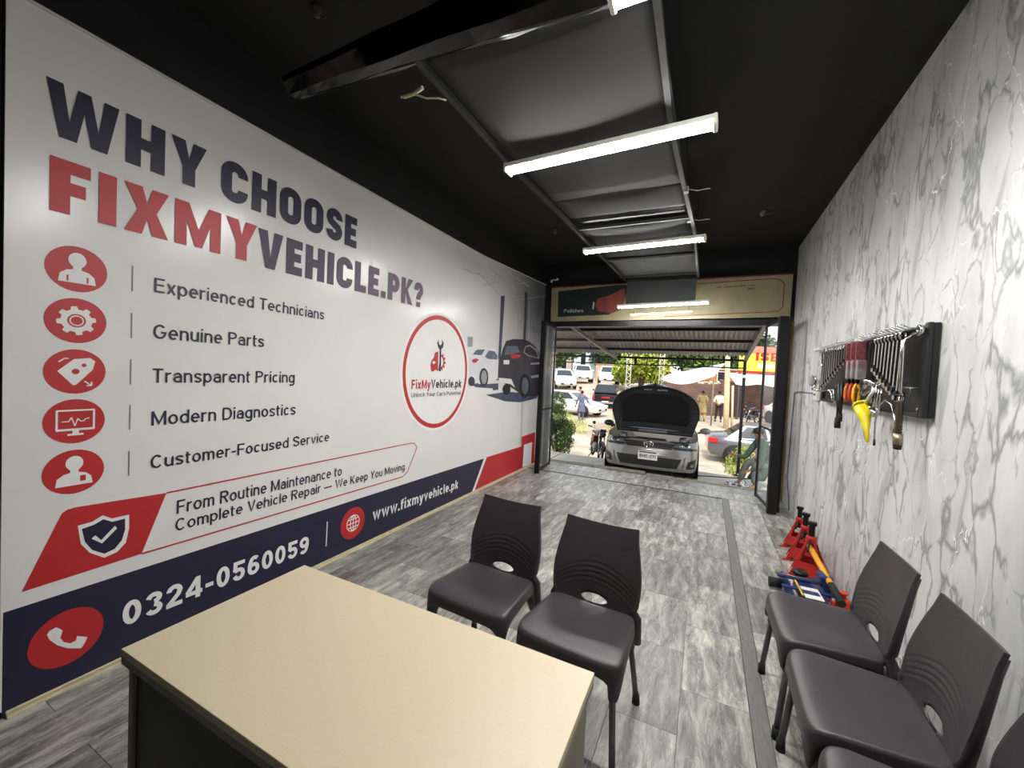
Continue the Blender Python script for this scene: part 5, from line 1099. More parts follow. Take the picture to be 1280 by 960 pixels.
def y_at(x, z):
    """front surface y for a given x, z"""
    xn = abs(x)/HWC; zt = .76; f = min(1, max(0, (z-.20)/(zt-.20)))
    for i in range(len(LV)-1):
        if f <= LV[i+1][0]: q = (f-LV[i][0])/(LV[i+1][0]-LV[i][0]); dy = LV[i][1]+(LV[i+1][1]-LV[i][1])*q; wf = LV[i][2]+(LV[i+1][2]-LV[i][2])*q; break
    xn = min(.9999, xn/wf)
    for i in range(len(PL)-1):
        if xn <= PL[i+1][0]: q = (xn-PL[i][0])/(PL[i+1][0]-PL[i][0]); y = PL[i][1]+(PL[i+1][1]-PL[i][1])*q; break
    return y+dy*max(0, 1-y/.9)
def patch(name, mat, q, off=.008, parent=mc, n=10):
    """q: four (x,z) corners bl, br, tr, tl laid on the front"""
    b = MB(); fr = []; bk = []
    def f(u, v, o_):
        x = (q[0][0]*(1-u)+q[1][0]*u)*(1-v)+(q[3][0]*(1-u)+q[2][0]*u)*v; z = (q[0][1]*(1-u)+q[1][1]*u)*(1-v)+(q[3][1]*(1-u)+q[2][1]*u)*v
        return (x, y_at(x, z)+o_, z)
    b.grid(lambda u, v: f(u, v, -off), n, 4); b.ring([[f(i/n, 0, o_) for i in range(n+1)]+[f(1-i/n, 1, o_) for i in range(n+1)] for o_ in (-off, off)], True, False, False)
    return b.build(name, mat, parent, fixn=False)
dark = M('grille_black', (10,10,11), .5, 0, .2, 20)
patch('lower_grille', dark, [(-.50,.26),(.50,.26),(.58,.44),(-.58,.44)])
patch('bumper_bar', pnt, [(-.62,.44),(.62,.44),(.55,.475),(-.55,.475)], .018)
patch('bumper_lip', M('satin_silver_trim',(150,148,144),.3,.5,.05,5), [(-.60,.232),(.60,.232),(.56,.252),(-.56,.252)], .014)
patch('upper_grille', dark, [(-.40,.605),(.40,.605),(.46,.70),(-.46,.70)])
for z in (.625,.655,.685): patch('chrome_bar', chrome, [(-.42,z-.004),(.42,z-.004),(.42,z+.004),(-.42,z+.004)], .015)
for s in (-1, 1):
    patch('headlamp', M('dim_headlamp',(96,98,92),.15,.2,.3,30,0,.7), [(s*.44,.635),(s*.80,.625),(s*.815,.755),(s*.48,.705)], .012)
    hl = patch('lamp_surround', dark, [(s*.43,.615),(s*.82,.605),(s*.835,.64),(s*.44,.645)], .014)
    for xx, rr_ in ((.56,.026),(.68,.034)): MB().lathe([(rr_,-.01),(rr_*.8,-.022),(0,-.026)], (s*xx, y_at(s*xx,.675)-.008, .675), 14, 'y').build('lamp_bulb', chrome if s > 0 else chrome, hl)
    patch('fog_lamp_bezel', dark, [(s*.66,.27),(s*.80,.275),(s*.825,.46),(s*.69,.40)], .008)
    MB().lathe([(.035,-.01),(.03,-.02),(0,-.022)], (s*.75, y_at(s*.75,.33)-.006, .335), 14, 'y').build('fog_lamp', grey_metal, mc)
    patch('bumper_fin', pnt, [(s*.60,.24),(s*.645,.25),(s*.70,.47),(s*.64,.475)], .02, n=4)
    wheel(mc, (s*0, 0, 0), .01, .01) if False else None
    for yy in (.87, 3.55):
        tw = MB().lathe([(.20,-.10),(.28,-.10),(.308,-.085),(.315,-.05),(.315,.05),(.308,.085),(.28,.10),(.20,.10)], (s*(HWC-.115), yy, .315), 28, 'x').build('wheel', tyre_m, mc)
        b = MB(); 
        for k in range(5):
            a = 2*pi*k/5; b.tube([(s*(HWC-.03), yy+.04*cos(a), .315+.04*sin(a)), (s*(HWC-.03), yy+.20*cos(a), .315+.20*sin(a))], [.02,.032], 6)
        b.lathe([(.19,-.015),(.215,-.015),(.215,.015),(.19,.015),(.19,-.015)], (s*(HWC-.03), yy, .315), 24, 'x'); b.build('rim', alloy, tw)
        MB().lathe([(0,-.004),(.37,-.004),(.37,.006),(0,.006)], (s*(HWC+.0), yy, .33), 26, 'x').build('wheel_arch', rubber, mc)
    b = MB(); b.sphere((s*.99,1.42,.98), (.11,.06,.07), 14, 8); b.tube([(s*.85,1.45,.93),(s*.93,1.43,.95)], .025, 8); b.build('wing_mirror', pnt if s > 0 else black_plastic, mc)
MB().box(-.70,.70,.5,4.0,.17,.24).build('underbody', rubber, mc)
MB().box(-.66,.66,.20,.30,.20,.70,.01).build('radiator', dark, mc)
# emblem: three ovals
em = MB(); yy = y_at(0,.66)-.03
def oval(rx, rz, cx_, cz_, t_): em.tube([(cx_+rx*cos(2*pi*k/24), yy, cz_+rz*sin(2*pi*k/24)) for k in range(25)], t_, 6, False)
oval(.080,.054,0,.66,.010); oval(.028,.050,0,.66,.007); oval(.054,.020,0,.684,.007); em.build('emblem', chrome, mc)
MB().lathe([(.07,-.01),(.07,.01),(0,.01)], (0, yy+.02, .66), 20, 'y').build('emblem_base', dark, mc)
np_ = MB().box(-.17,.17,-.035,-.022,.375,.53,.004).build('number_plate', white_plastic, mc)
text('lettering', 'BHE-211', lambda a, c: (a, -.037, c), -.14, .14, .415, .055, black_plastic, np_, .02); MB().box(-.15,.15,-.0375,-.035,.50,.52).build('plate_strip', dark, np_)
# engine bay
MB().box(-.74,.74,.22,1.12,.60,.64).build('bay_floor', rubber, mc)
MB().box(-.30,.28,.36,.80,.62,.76,.03).build('engine_cover', black_plastic, mc); MB().box(.36,.60,.50,.72,.62,.72,.012).build('battery', black_plastic, mc); MB().box(.36,.60,.50,.72,.72,.73,.002).build('battery_top', grey_metal, mc)
for s in (-1,1): MB().lathe([(.09,.62),(.09,.80),(.05,.82),(0,.82)], (s*.60,.92,0), 16).build('strut_tower', grey_metal, mc)
MB().box(-.58,-.40,.52,.70,.62,.70,.02).build('coolant_tank', white_plastic, mc); MB().tube([(-.45,.32,.72),(-.1,.28,.74),(.3,.33,.73)], .022, 8).build('radiator_hose', rubber, mc)
MB().box(-.68,.68,.17,.235,.68,.735,.01).build('slam_panel', black_plastic, mc)
MB().box(-.76,.76,1.06,1.25,.84,.93,.02).build('cowl', black_plastic, mc); MB().box(-.30,.26,1.045,1.06,.86,.92,.004).build('cowl_panel', grey_metal, mc)
# cabin
def rg(x0, x1, w_, z): return [(-w_,x0,z),(w_,x0,z),(w_,x1,z),(-w_,x1,z)]
b = MB(); b.ring([rg(1.15,4.1,.80,.90), rg(1.95,3.35,.60,1.38), rg(2.1,3.2,.52,1.44)], True, True, False); b.build('cabin', pnt, mc)
b = MB(); b.add([(-.74,1.16,.93),(.74,1.16,.93),(.56,1.91,1.365),(-.56,1.91,1.365),(-.74,1.18,.90),(.74,1.18,.90),(.56,1.95,1.34),(-.56,1.95,1.34)], [(0,1,2,3),(7,6,5,4),(0,4,5,1),(1,5,6,2),(2,6,7,3),(3,7,4,0)]); b.build('windscreen', car_glass, mc)
for s in (-1,1):
    b = MB(); b.add([(s*.812,1.45,.93),(s*.812,2.5,.93),(s*.625,2.5,1.34),(s*.625,2.05,1.34)], [(0,1,2,3)]); o = b.build('side_window', car_glass, mc); md = o.modifiers.new('t','SOLIDIFY'); md.thickness = .012
# raised bonnet
ba = R(62); HY_, HZ_ = 1.10, .93; HL = 1.0; dy_, dz_ = -cos(ba), sin(ba)
def bw(v): return (.745+.095*min(1, v/.35)) if v < .35 else .84*max(0.0, 1-((v-.35)/.65)**2.7)**.5
def bonnet(u, v, off=0.0, k=1.0):
    vv = 1-(1-v)**1.5 if False else v; w_ = max(bw(vv), .30*(1-vv)/.02 if vv > .98 else bw(vv)); x = (u-.5)*2*w_*k
    bow = .10*(1-((u-.5)*2)**2)*(.4+.6*vv)+.05*sin(pi*vv)-.06*abs((u-.5)*2)**4
    n_ = bow+off; s_ = vv*HL
    return (x, HY_+dy_*s_+dz_*n_, HZ_+dz_*s_-dy_*n_)
def vmap(v): return min(.9995, 1-(1-v)**2)
b = MB(); b.grid(lambda u, v: bonnet(u, vmap(v), .012), 30, 30); b.build('bonnet_skin', pnt, mc, fixn=False)
inner = M('bonnet_underside', (44,44,44), .5, 0, .2, 12)
b = MB(); b.grid(lambda u, v: bonnet(u, vmap(v), -.006), 30, 30); bo = b.build('bonnet_inner_frame', inner, mc, fixn=False)
b = MB(); pts = [bonnet(0, vmap(k/30), .003) for k in range(31)]+[bonnet(1, vmap(k/30), .003) for k in range(30, -1, -1)]; b.tube(pts, .014, 8); b.build('bonnet_rim', black_plastic, mc)
def pad(u, v):
    a_ = (u-.5)*2; vv = .13+.62*v; w_ = .66*(1-abs((v-.42)/.62)**4*.35)
    x = a_*w_*(1-.12*v**6); q = bonnet(.5+x/(2*max(.2,bw(vv))), vv, -.03); return q
b = MB(); b.grid(pad, 24, 16); o = b.build('insulation_pad', M('insulation_black',(7,7,8),.95,0,.2,30), mc, fixn=False); md = o.modifiers.new('t','SOLIDIFY'); md.thickness = .02
for k in range(14):   # stamped ribs along both edges
    v = .16+.045*k
    for s in (0, 1):
        p0 = bonnet(.5+(.5*(.83))*(1 if s else -1), v, -.014); p1 = bonnet(.5+(.5*(.97))*(1 if s else -1), v+.012, -.014); MB().tube([p0, p1], .010, 6).build('stamped_rib', inner, bo)
for x0, x1 in ((-.22,-.06),(.04,.24)):
    p = bonnet(.5, .86, -.02); MB().box(x0, x1, p[1]-.012, p[1]+.012, p[2]-.02, p[2]+.02, .006).build('latch_bracket', grey_metal, bo)
p0 = bonnet(.16, .14, -.03); MB().tube([(-.62,.35,.72), (-.60,.40,.74), bonnet(.12,.62,-.02)], .005, 6).build('prop_rod', grey_metal, mc)
patch('wiper_light', grey_metal, [(-.04,.72),(.04,.72),(.03,.74),(-.03,.74)], .01)

# ================================================================ MOTORCYCLE
def motorcycle(loc, rz, label, s=1.0, tank=None):
    t = thing('motorcycle', label, 'motorcycle', loc, rz); t.scale = (s, s, s); t.rotation_euler = (0, R(6), rz); tank = tank or M('dark_red_tank',(96,18,26),.25,.1,.15,10)
    for y, nme in ((-.60,'front_wheel'),(.62,'rear_wheel')):
        wl = MB(); wl.ring([[(  .035*cos(q), y+(.27+.038*sin(q))*cos(a), .31+(.27+.038*sin(q))*sin(a)) for q in [2*pi*k/8 for k in range(8)]] for a in [2*pi*k/26 for k in range(27)]], True, False); w_ = wl.build(nme, tyre_m, t)
        b = MB()
        for k in range(12): a = 2*pi*k/12; b.tube([(.012*(-1)**k, y, .31),(0, y+.25*cos(a), .31+.25*sin(a))], .004, 4)
        b.lathe([(.04,-.05),(.04,.05)], (0,y,.31), 10, 'x'); b.build('spokes', chrome, w_)
        b = MB(); b.ring([[(x, y+r_*cos(a), .31+r_*sin(a)) for x, r_ in ((-.055,.325),(0,.345),(.055,.325),(.05,.318),(0,.336),(-.05,.318))] for a in [R(20+k*10) for k in range(15)]], True, True); b.build('mudguard', chrome if y > 0 else black_plastic, t)
    for s_ in (-1, 1): MB().tube([(s_*.075,-.60,.31),(s_*.075,-.42,.72),(s_*.07,-.37,.86)], [.022,.022,.018], 8).build('fork_leg', chrome, t)
    MB().tube([(-.34,-.22,1.0),(-.30,-.26,1.0),(-.12,-.34,.93),(.12,-.34,.93),(.30,-.26,1.0),(.34,-.22,1.0)], .012, 8).build('handlebar', chrome, t)
    for s_ in (-1, 1):
        MB().tube([(s_*.30,-.26,1.0),(s_*.40,-.16,1.005)], .018, 8).build('grip', rubber, t)
        MB().tube([(s_*.22,-.30,.97),(s_*.27,-.30,1.10)], .005, 6).build('mirror_stalk', black_plastic, t); MB().lathe([(0,-.01),(.05,-.008),(.05,.008),(0,.01)], (s_*.27,-.30,1.14), 12, 'y').build('mirror', black_plastic, t)
        MB().sphere((s_*.20,-.46,.80), .032, 8, 6).build('indicator', M('amber_lens',(220,120,20),.3,0,.1,20), t)
    MB().lathe([(.02,.08),(.085,.03),(.092,-.04),(.085,-.06),(0,-.065)], (0,-.46,.84), 16, 'y').build('headlight', black_plastic, t)
    MB().box(-.09,.09,-.50,-.44,.90,.99,.02).build('number_panel', black_plastic, t)
    b = MB(); b.tube([(0,-.30,.76),(0,-.22,.80),(0,-.05,.81),(0,.10,.76)], [.06,.11,.12,.07], 12); b.build('fuel_tank', tank, t)
    b = MB(); b.box(-.12,.12,.08,.66,.74,.81,.03); b.build('seat', black_plastic, t); b = MB(); b.box(-.13,.13,.12,.42,.48,.70,.03); b.build('side_cover', tank, t)
    b = MB(); b.box(-.12,.12,-.20,.18,.24,.52,.04); b.build('engine', grey_metal, t); MB().tube([(.12,-.2,.36),(.15,0,.24),(.15,.6,.28),(.15,.85,.36)], [.02,.025,.04,.045], 8).build('exhaust', chrome, t)
    MB().tube([(0,-.38,.85),(0,-.28,.45),(0,.15,.28)], .02, 6).build('frame', black_metal, t); MB().tube([(0,.1,.72),(0,.62,.70),(0,.62,.33)], .016, 6).build('frame', black_metal, t)
    for s_ in (-1,1): MB().tube([(s_*.10,.62,.31),(s_*.12,.48,.70)], .022, 8).build('shock_absorber', chrome, t); MB().tube([(s_*.1,.0,.26),(s_*.24,.0,.27)], .012, 6).build('foot_peg', rubber, t)
    MB().tube([(-.10,.1,.26),(-.2,.2,0.0)], .012, 6).build('side_stand', black_metal, t)
    return t
motorcycle((-2.62, 10.95, -.79), R(24), 'motorcycle with a dark red tank parked beside the raised-bonnet car', .90)
motorcycle((2.25, 25.2, -.70), R(-35), 'small distant motorcycle parked at the brick wall', .95, black_plastic)
# ================================================================ BACKGROUND BUILDINGS, WALLS, POLES
def brick_mat():
    m = bpy.data.materials.new('old_brick'); m.use_nodes = True; n = m.node_tree; b = n.nodes['Principled BSDF']; L = n.links.new
    t = n.nodes.new('ShaderNodeTexCoord'); mp = n.nodes.new('ShaderNodeMapping'); mp.inputs['Rotation'].default_value = (R(90),0,0); L(t.outputs['Object'], mp.inputs[0])
    k = n.nodes.new('ShaderNodeTexBrick'); k.inputs['Scale'].default_value = 2.6; k.inputs['Color1'].default_value = lin((108,70,58))+(1,); k.inputs['Color2'].default_value = lin((72,54,50))+(1,); k.inputs['Mortar'].default_value = lin((118,102,92))+(1,); k.inputs['Mortar Size'].default_value = .03
    L(mp.outputs[0], k.inputs['Vector']); no = n.nodes.new('ShaderNodeTexNoise'); no.inputs['Scale'].default_value = 1.5; no.inputs['Detail'].default_value = 6; L(t.outputs['Object'], no.inputs['Vector'])
    mx = n.nodes.new('ShaderNodeMix'); mx.data_type = 'RGBA'; mx.blend_type = 'OVERLAY'; mx.inputs[0].default_value = .4; L(k.outputs['Color'], mx.inputs[6]); L(no.outputs['Fac'], mx.inputs[7]); L(mx.outputs[2], b.inputs['Base Color']); b.inputs['Roughness'].default_value = .9; return m
brick = brick_mat()
bw_ = thing('brick_wall', 'weathered reddish brick wall across the road behind the standing men', 'wall', (1.0, 29.0, -.75), R(26))
MB().box(-3.9,-.05,-.12,.12,0,2.05,.02).build('low_section', brick, bw_); MB().box(.0,3.5,-.14,.14,0,2.30,.02).build('high_section', brick, bw_); MB().box(-.2,.12,-.2,.2,0,2.4,.02).build('pier', brick, bw_)
# rubble and sandbags on the wall top
b = MB(); random.seed(3)
for k in range(26): b.sphere((-3.7+k*.145, random.uniform(-.05,.05), 2.08+random.uniform(0,.10)), (random.uniform(.08,.16), .09, random.uniform(.05,.10)), 7, 5)
b.build('coping_rubble', M('pale_rubble',(196,172,150),.9,0,.25,5), bw_)['kind'] = 'stuff'
# brick house behind the tarpaulin
t = thing('brick_house', 'orange brick building rising behind the white tarpaulin', 'building', (2.6, 31.8, -.7), R(26)); ob = M('orange_brick', (176,120,88), .9, 0, .3, 9)
MB().box(-2.6,.6,0,4,0,3.0,.02).build('wall', ob, t); MB().box(-2.7,.7,-.1,4.1,3.0,3.1).build('roof_slab', conc, t)
for x in (-1.9,-.6): f_ = MB().box(x-.3,x+.3,-.04,.02,2.2,2.9,.01).build('window', white_plastic, t); MB().box(x-.25,x+.25,-.05,-.03,2.25,2.85).build('pane', car_glass, f_)
# yellow and red shop sign with white awning
t = thing('shop_sign', 'yellow shop sign with red letters beyond the canopy corner', 'sign', (2.85, 28.05, 2.55), R(26)); yel = M('yellow_sign',(238,206,60),.5,0,.06,3)
MB().box(-1.3,1.9,-.04,.04,-.35,1.15,.01).build('board', yel, t); MB().box(-1.4,2.0,-.07,.0,-.46,-.32,.01).build('red_strip', red_paint, t); MB().box(-1.3,1.9,-.06,-.04,.72,1.15).build('pink_band', M('faded_pink_sign',(206,120,104),.5,0,.1,4), t)
text('lettering', 'ISE', lambda a, c: (a, -.07, c), -.35, .95, .30, .5, red_paint, t, .03); MB().box(-.2,.75,-.075,-.05,-.14,.12).build('white_label', white_plastic, t)
for x in (-1.2, 1.8): MB().box(x-.05,x+.05,.0,.1,-3.25,-.3).build('sign_post', grey_metal, t)
b = MB(); b.grid(lambda u, v: (-1.9+3.6*u, -.9+.95*v, -1.15+.65*v-.05*sin(pi*u*4)*(1-v)), 24, 6); o = b.build('awning', M('white_awning',(224,222,214),.7,0,.06,3), t, fixn=False); md = o.modifiers.new('t','SOLIDIFY'); md.thickness = .02
# white tarpaulin
b = MB()
def tarp(u, v):
    A = Vector((-2.05,21.2,1.52)); B_ = Vector((.30,22.2,1.75)); C_ = Vector((.85,24.2,2.50)); D_ = Vector((-1.9,23.2,1.75))
    p = (A*(1-u)+B_*u)*(1-v)+(D_*(1-u)+C_*u)*v; p.z -= .42*sin(pi*u)*(1-v)**1.5*(1-.5*u); return tuple(p)
b.grid(tarp, 24, 12); o = b.build('white_tarpaulin', M('white_canvas',(226,224,220),.8,0,.04,2), fixn=False); md = o.modifiers.new('t','SOLIDIFY'); md.thickness = .02; tag(o, 'white tarpaulin stretched as a shade roof over the road side', 'tarpaulin')
for q, l in (((-2.0,21.3),'thin pole holding the left end of the white tarpaulin'),((.32,22.25),'thin pole holding the right end of the white tarpaulin')):
    tag(MB().cyl((q[0],q[1],-.9),(q[0],q[1],1.6),.035,8).build('tarp_pole', M('weathered_pole',(120,110,96),.8,0,.2,8)), l, 'pole')
# wooden utility pole, concrete pillar, lattice poles
wp = M('pale_wood_pole', (206,186,150), .8, 0, .15, 6)
t = thing('utility_pole', 'leaning pale wooden pole in front of the brick wall', 'pole', (.95, 21.5, -.75)); MB().tube([(0,0,0),(-.05,0,1.7),(-.12,0,3.6),(-.2,0,6)], [.13,.12,.11,.1], 10).build('pole', wp, t); MB().tube([(.25,.1,0),(.18,.1,2.1)], [.05,.05], 8).build('side_stake', wp, t)
t = thing('concrete_pillar', 'pale concrete pillar behind the left gate and shrub', 'pillar', (-4.90, 13.25, -1.15)); pp = M('pinkish_plaster',(196,176,160),.85,0,.08,4)
MB().box(-.165,.10,-.12,.12,0,3.6,.01).build('shaft', pp, t); MB().tube([(.15,-.05,0),(.15,-.05,3.6)], .022, 8).build('pipe', white_plastic, t)
def lattice(x, y, z0, label):
    t = thing('lattice_pole', label, 'pole', (x, y, z0)); b = MB()
    for s in (-1,1): MB().tube([(s*.16,0,0),(s*.14,0,8)], .035, 6).build('leg', white_plastic, t)
    for k in range(16): MB().tube([(-.15,0,k*.5),(.15,0,k*.5+.25)], .018, 5).build('brace', white_plastic, t); MB().tube([(.15,0,k*.5+.25),(-.15,0,k*.5+.5)], .018, 5).build('brace', white_plastic, t)
lattice(-5.2, 30.5, -.6, 'whitewashed lattice pole above the black pickup'); lattice(-3.0, 31.5, -.5, 'whitewashed lattice pole directly behind the raised bonnet')
# rear street buildings
def block(name, x, y, z, w_, d, h_, rz, mat, label, wins=0):
    t = thing(name, label, 'building', (x, y, z), rz); MB().box(-w_/2,w_/2,0,d,0,h_,.02).build('wall', mat, t); MB().box(-w_/2-.1,w_/2+.1,-.1,d+.1,h_,h_+.12).build('roof', conc, t)
    for k in range(wins):
        xx = -w_/2+(k+.5)*w_/wins; f_ = MB().box(xx-.4,xx+.4,-.04,.02,h_*.35,h_*.75,.01).build('window', white_plastic, t); MB().box(xx-.34,xx+.34,-.05,-.03,h_*.38,h_*.72).build('pane', car_glass, f_)
block('small_building', -9.9, 46.5, .95, 3.4, 3, 1.9, R(14), M('pink_wall',(200,150,128),.8,0,.1,3), 'small pink building far down the street', 2)
block('dark_kiosk', -6.6, 45.5, .95, 1.8, 2, 2.1, R(14), M('dark_kiosk_wall',(52,54,60),.7,0,.15,3), 'dark kiosk to the right of the far pink building', 1)
block('low_house', -19.5, 52, .9, 6, 4, 3.6, R(14), M('warm_grey_wall',(160,150,140),.8,0,.15,3), 'grey roadside house far at the left among trees', 3)
block('white_building', -14.4, 58, 1.0, 6, 4, 5.2, R(14), M('pale_blue_wall',(206,222,224),.8,0,.05,3), 'pale blue white building above the trees at the far left', 3)
block('low_house', -7.95, 18.9, -1.3, 1.9, 3, 3.6, R(20), M('brown_front',(150,120,98),.8,0,.2,2), 'brown shop front glimpsed through the left gate', 1)

# ================================================================ TREES AND SHRUBS
def foliage_mat(name, c0, c1):
    m = bpy.data.materials.new(name); m.use_nodes = True; n = m.node_tree; b = n.nodes['Principled BSDF']; L = n.links.new
    t = n.nodes.new('ShaderNodeTexCoord'); a = n.nodes.new('ShaderNodeTexNoise'); a.inputs['Scale'].default_value = 1.6; a.inputs['Detail'].default_value = 6; L(t.outputs['Object'], a.inputs['Vector'])
    r = n.nodes.new('ShaderNodeValToRGB'); e = r.color_ramp.elements; e[0].position = .35; e[0].color = lin(c0)+(1,); e[1].position = .66; e[1].color = lin(c1)+(1,); L(a.outputs['Fac'], r.inputs[0]); L(r.outputs[0], b.inputs['Base Color']); b.inputs['Roughness'].default_value = .6
    b.inputs['Subsurface Weight'].default_value = 0; return m
def leaves(n, blobs, size, asp=1.0, up=0.0):
    b = MB(); tot = sum(q[3] for q in blobs)
    for k in range(n):
        r_ = random.random()*tot
        for c0, c1, c2, r, *rest in [(q[0],q[1],q[2],q[3],*q[4:]) for q in blobs]:
            r_ -= r
            if r_ <= 0: break
        sq = rest[0] if rest else 1.0
        d = Vector((random.gauss(0,1), random.gauss(0,1), random.gauss(0,1))).normalized()*(r*random.uniform(.55,1.05)); p = Vector((c0,c1,c2))+Vector((d.x,d.y,d.z*sq))
        a = Vector((random.gauss(0,1), random.gauss(0,1), random.gauss(0,1)+up)).normalized(); c_ = a.cross(Vector((random.gauss(0,1),random.gauss(0,1),random.gauss(0,1)))).normalized()
        l = size*random.uniform(.6,1.3); w_ = l*.5*asp
        b.add([p-a*l*.5, p+c_*w_*.5, p+a*l*.5, p-c_*w_*.5], [(0,1,2,3)])
    return b
green = foliage_mat('mid_green_leaves', (40,62,22), (112,140,58)); dgreen = foliage_mat('dark_green_leaves', (24,44,22), (74,104,48)); ygreen = foliage_mat('yellow_green_leaves', (96,124,30), (196,204,84))
bark = M('bark', (84,68,54), .9, 0, .25, 10, .5)
def tree(x, y, z, h_, r, mat, label, name='leafy_tree', n=5200):
    t = thing(name, label, 'tree', (x, y, z), 0, 'trees down the street')
    MB().tube([(0,0,0),(.1,0,h_*.3),(0,.1,h_*.6)], [.28,.2,.12], 8).build('trunk', bark, t)
    bl = [(0,0,h_*.6,r,.8)]+[(r*.75*cos(a), r*.75*sin(a), h_*(.34+.3*random.random()), r*.6, .8) for a in [k*1.05+random.random() for k in range(6)]]
    c_ = leaves(n, bl, .42, 1.1); o = c_.build('crown', mat, t, fixn=False); o['kind'] = 'stuff'
    return t
random.seed(21)
for a in [(-22,44,.8,8.5,3.2,dgreen,'dark tree at the far left above the white cars'),(-15.4,42,.8,6.6,2.4,green,'green tree left of the pale blue building'),
          (-12.0,57,1.1,8.0,3.0,dgreen,'dark tree behind the pink building'),(-5.8,54,1.0,8.4,3.2,green,'broad green tree right of the pink building'),
          (-4.9,34.6,.1,4.4,1.7,ygreen,'bright yellow green tree behind the raised bonnet'),(-1.7,40,.6,6.0,2.3,green,'green tree behind the left end of the white tarpaulin'),
          (2.9,43,.7,6.6,2.3,dgreen,'dark tree over the white tarpaulin'),(5.4,33.5,.1,4.6,1.6,green,'green tree seen past the right gate glass'),(-26,50,.9,9,3.6,green,'large tree beyond the left edge of the opening')]:
    tree(*a)
def shrub(x, y, z, blobs, mat, label, n, size, stems=6, asp=.5, up=1.0, name='leafy_shrub', cat='shrub'):
    t = thing(name, label, cat, (x, y, z)); c_ = leaves(n, blobs, size, asp, up).build('foliage', mat, t, fixn=False); c_['kind'] = 'stuff'
    for k in range(stems):
        q = blobs[k % len(blobs)]; MB().tube([(random.uniform(-.08,.08), random.uniform(-.08,.08), 0), (q[0]*.5, q[1]*.5, q[2]*.5), (q[0], q[1], q[2])], [.02,.014,.006], 6).build('stem', bark, t)
    return t
shrub(-3.62, 10.55, -.74, [(0,0,.55,.42,1.1),(-.1,.0,1.0,.36,1.1),(.18,.0,.35,.30,1),(-.05,0,1.45,.26,1.2),(.25,.05,.75,.24,1),(-.3,0,.7,.3,1)], green, 'tall leafy shrub by the left gate in front of the concrete pillar', 4200, .11)
shrub(-6.1, 19.0, -1.25, [(0,0,.45,.5,.9),(.7,0,.3,.4,.9),(-.8,0,.6,.5,1)], ygreen, 'low yellow green bush between the pillar and the white sedan', 1200, .13)
shrub(-3.45, 17.6, -1.38, [(0,0,.55,.42,1.2),(.3,0,.9,.3,1.2),(.1,.1,1.2,.25,1)], ygreen, 'pale bush left of the raised bonnet under the pickup', 1300, .11)
shrub(.80, 11.6, -.90, [(0,0,.40,.26,1.1),(.15,0,.65,.22,1.1),(-.12,0,.25,.2,1)], ygreen, 'small yellow green bush by the canopy post in front of the grey sedan', 800, .085)

# ================================================================ SMALL THINGS OUTSIDE
t = thing('wheel_cover', 'silver wheel cover lying on the ground by the canopy post', 'wheel cover', (.60, 8.36, -.372)); b = MB()
b.lathe([(.165,0),(.19,.0),(.195,.02),(.17,.03),(.165,.02),(.165,0)], (0,0,0), 26); b.build('outer_ring', alloy, t)
for k in range(7): a = 2*pi*k/7; MB().tube([(.03*cos(a),.03*sin(a),.035),(.175*cos(a+.15),.175*sin(a+.15),.02)], [.018,.026], 6).build('spoke', alloy, t)
MB().lathe([(.0,.02),(.045,.02),(.045,.045),(0,.05)], (0,0,0), 14).build('hub', alloy, t)
b = MB(); pts = [(.95,9.1,-.36),(.5,8.9,-.362),(.1,8.75,-.362),(-.25,8.55,-.362),(-.3,8.2,-.362)]; b.tube(pts, .014, 6); tag(b.build('ground_hose', rubber), 'dark hose lying on the ground between the car and the canopy post', 'hose')
b = MB(); b.box(-.06,.06,-.05,.05,0,.08,.015); o = b.build('stone_block', M('dark_stone',(50,46,42),.9,0,.2,10), None, (.10,10.4,gz(.1,10.4))); tag(o, 'small dark block on the pale ground right of the car', 'block')
b = MB(); b.box(-.06,.06,-.05,.05,0,.09,.015); o = b.build('stone_block', _mats['dark_stone'], None, (-1.62,9.6,gz(-1.62,9.6))); tag(o, 'small dark block on the ground behind the left front wheel', 'block')
tag(MB().box(-1.70,-.75,6.90,7.05,-.362,-.30,.02).build('wooden_plank', M('grey_plank',(96,88,74),.85,0,.2,8)), 'worn plank on the ground just outside the shop edge', 'plank')
tag(MB().tube([(-2.35,9.3,-.2),(-1.84,8.6,-.05)], .012, 6).build('steel_bar', black_metal), 'thin bar between the motorcycle and the car wheel', 'bar')

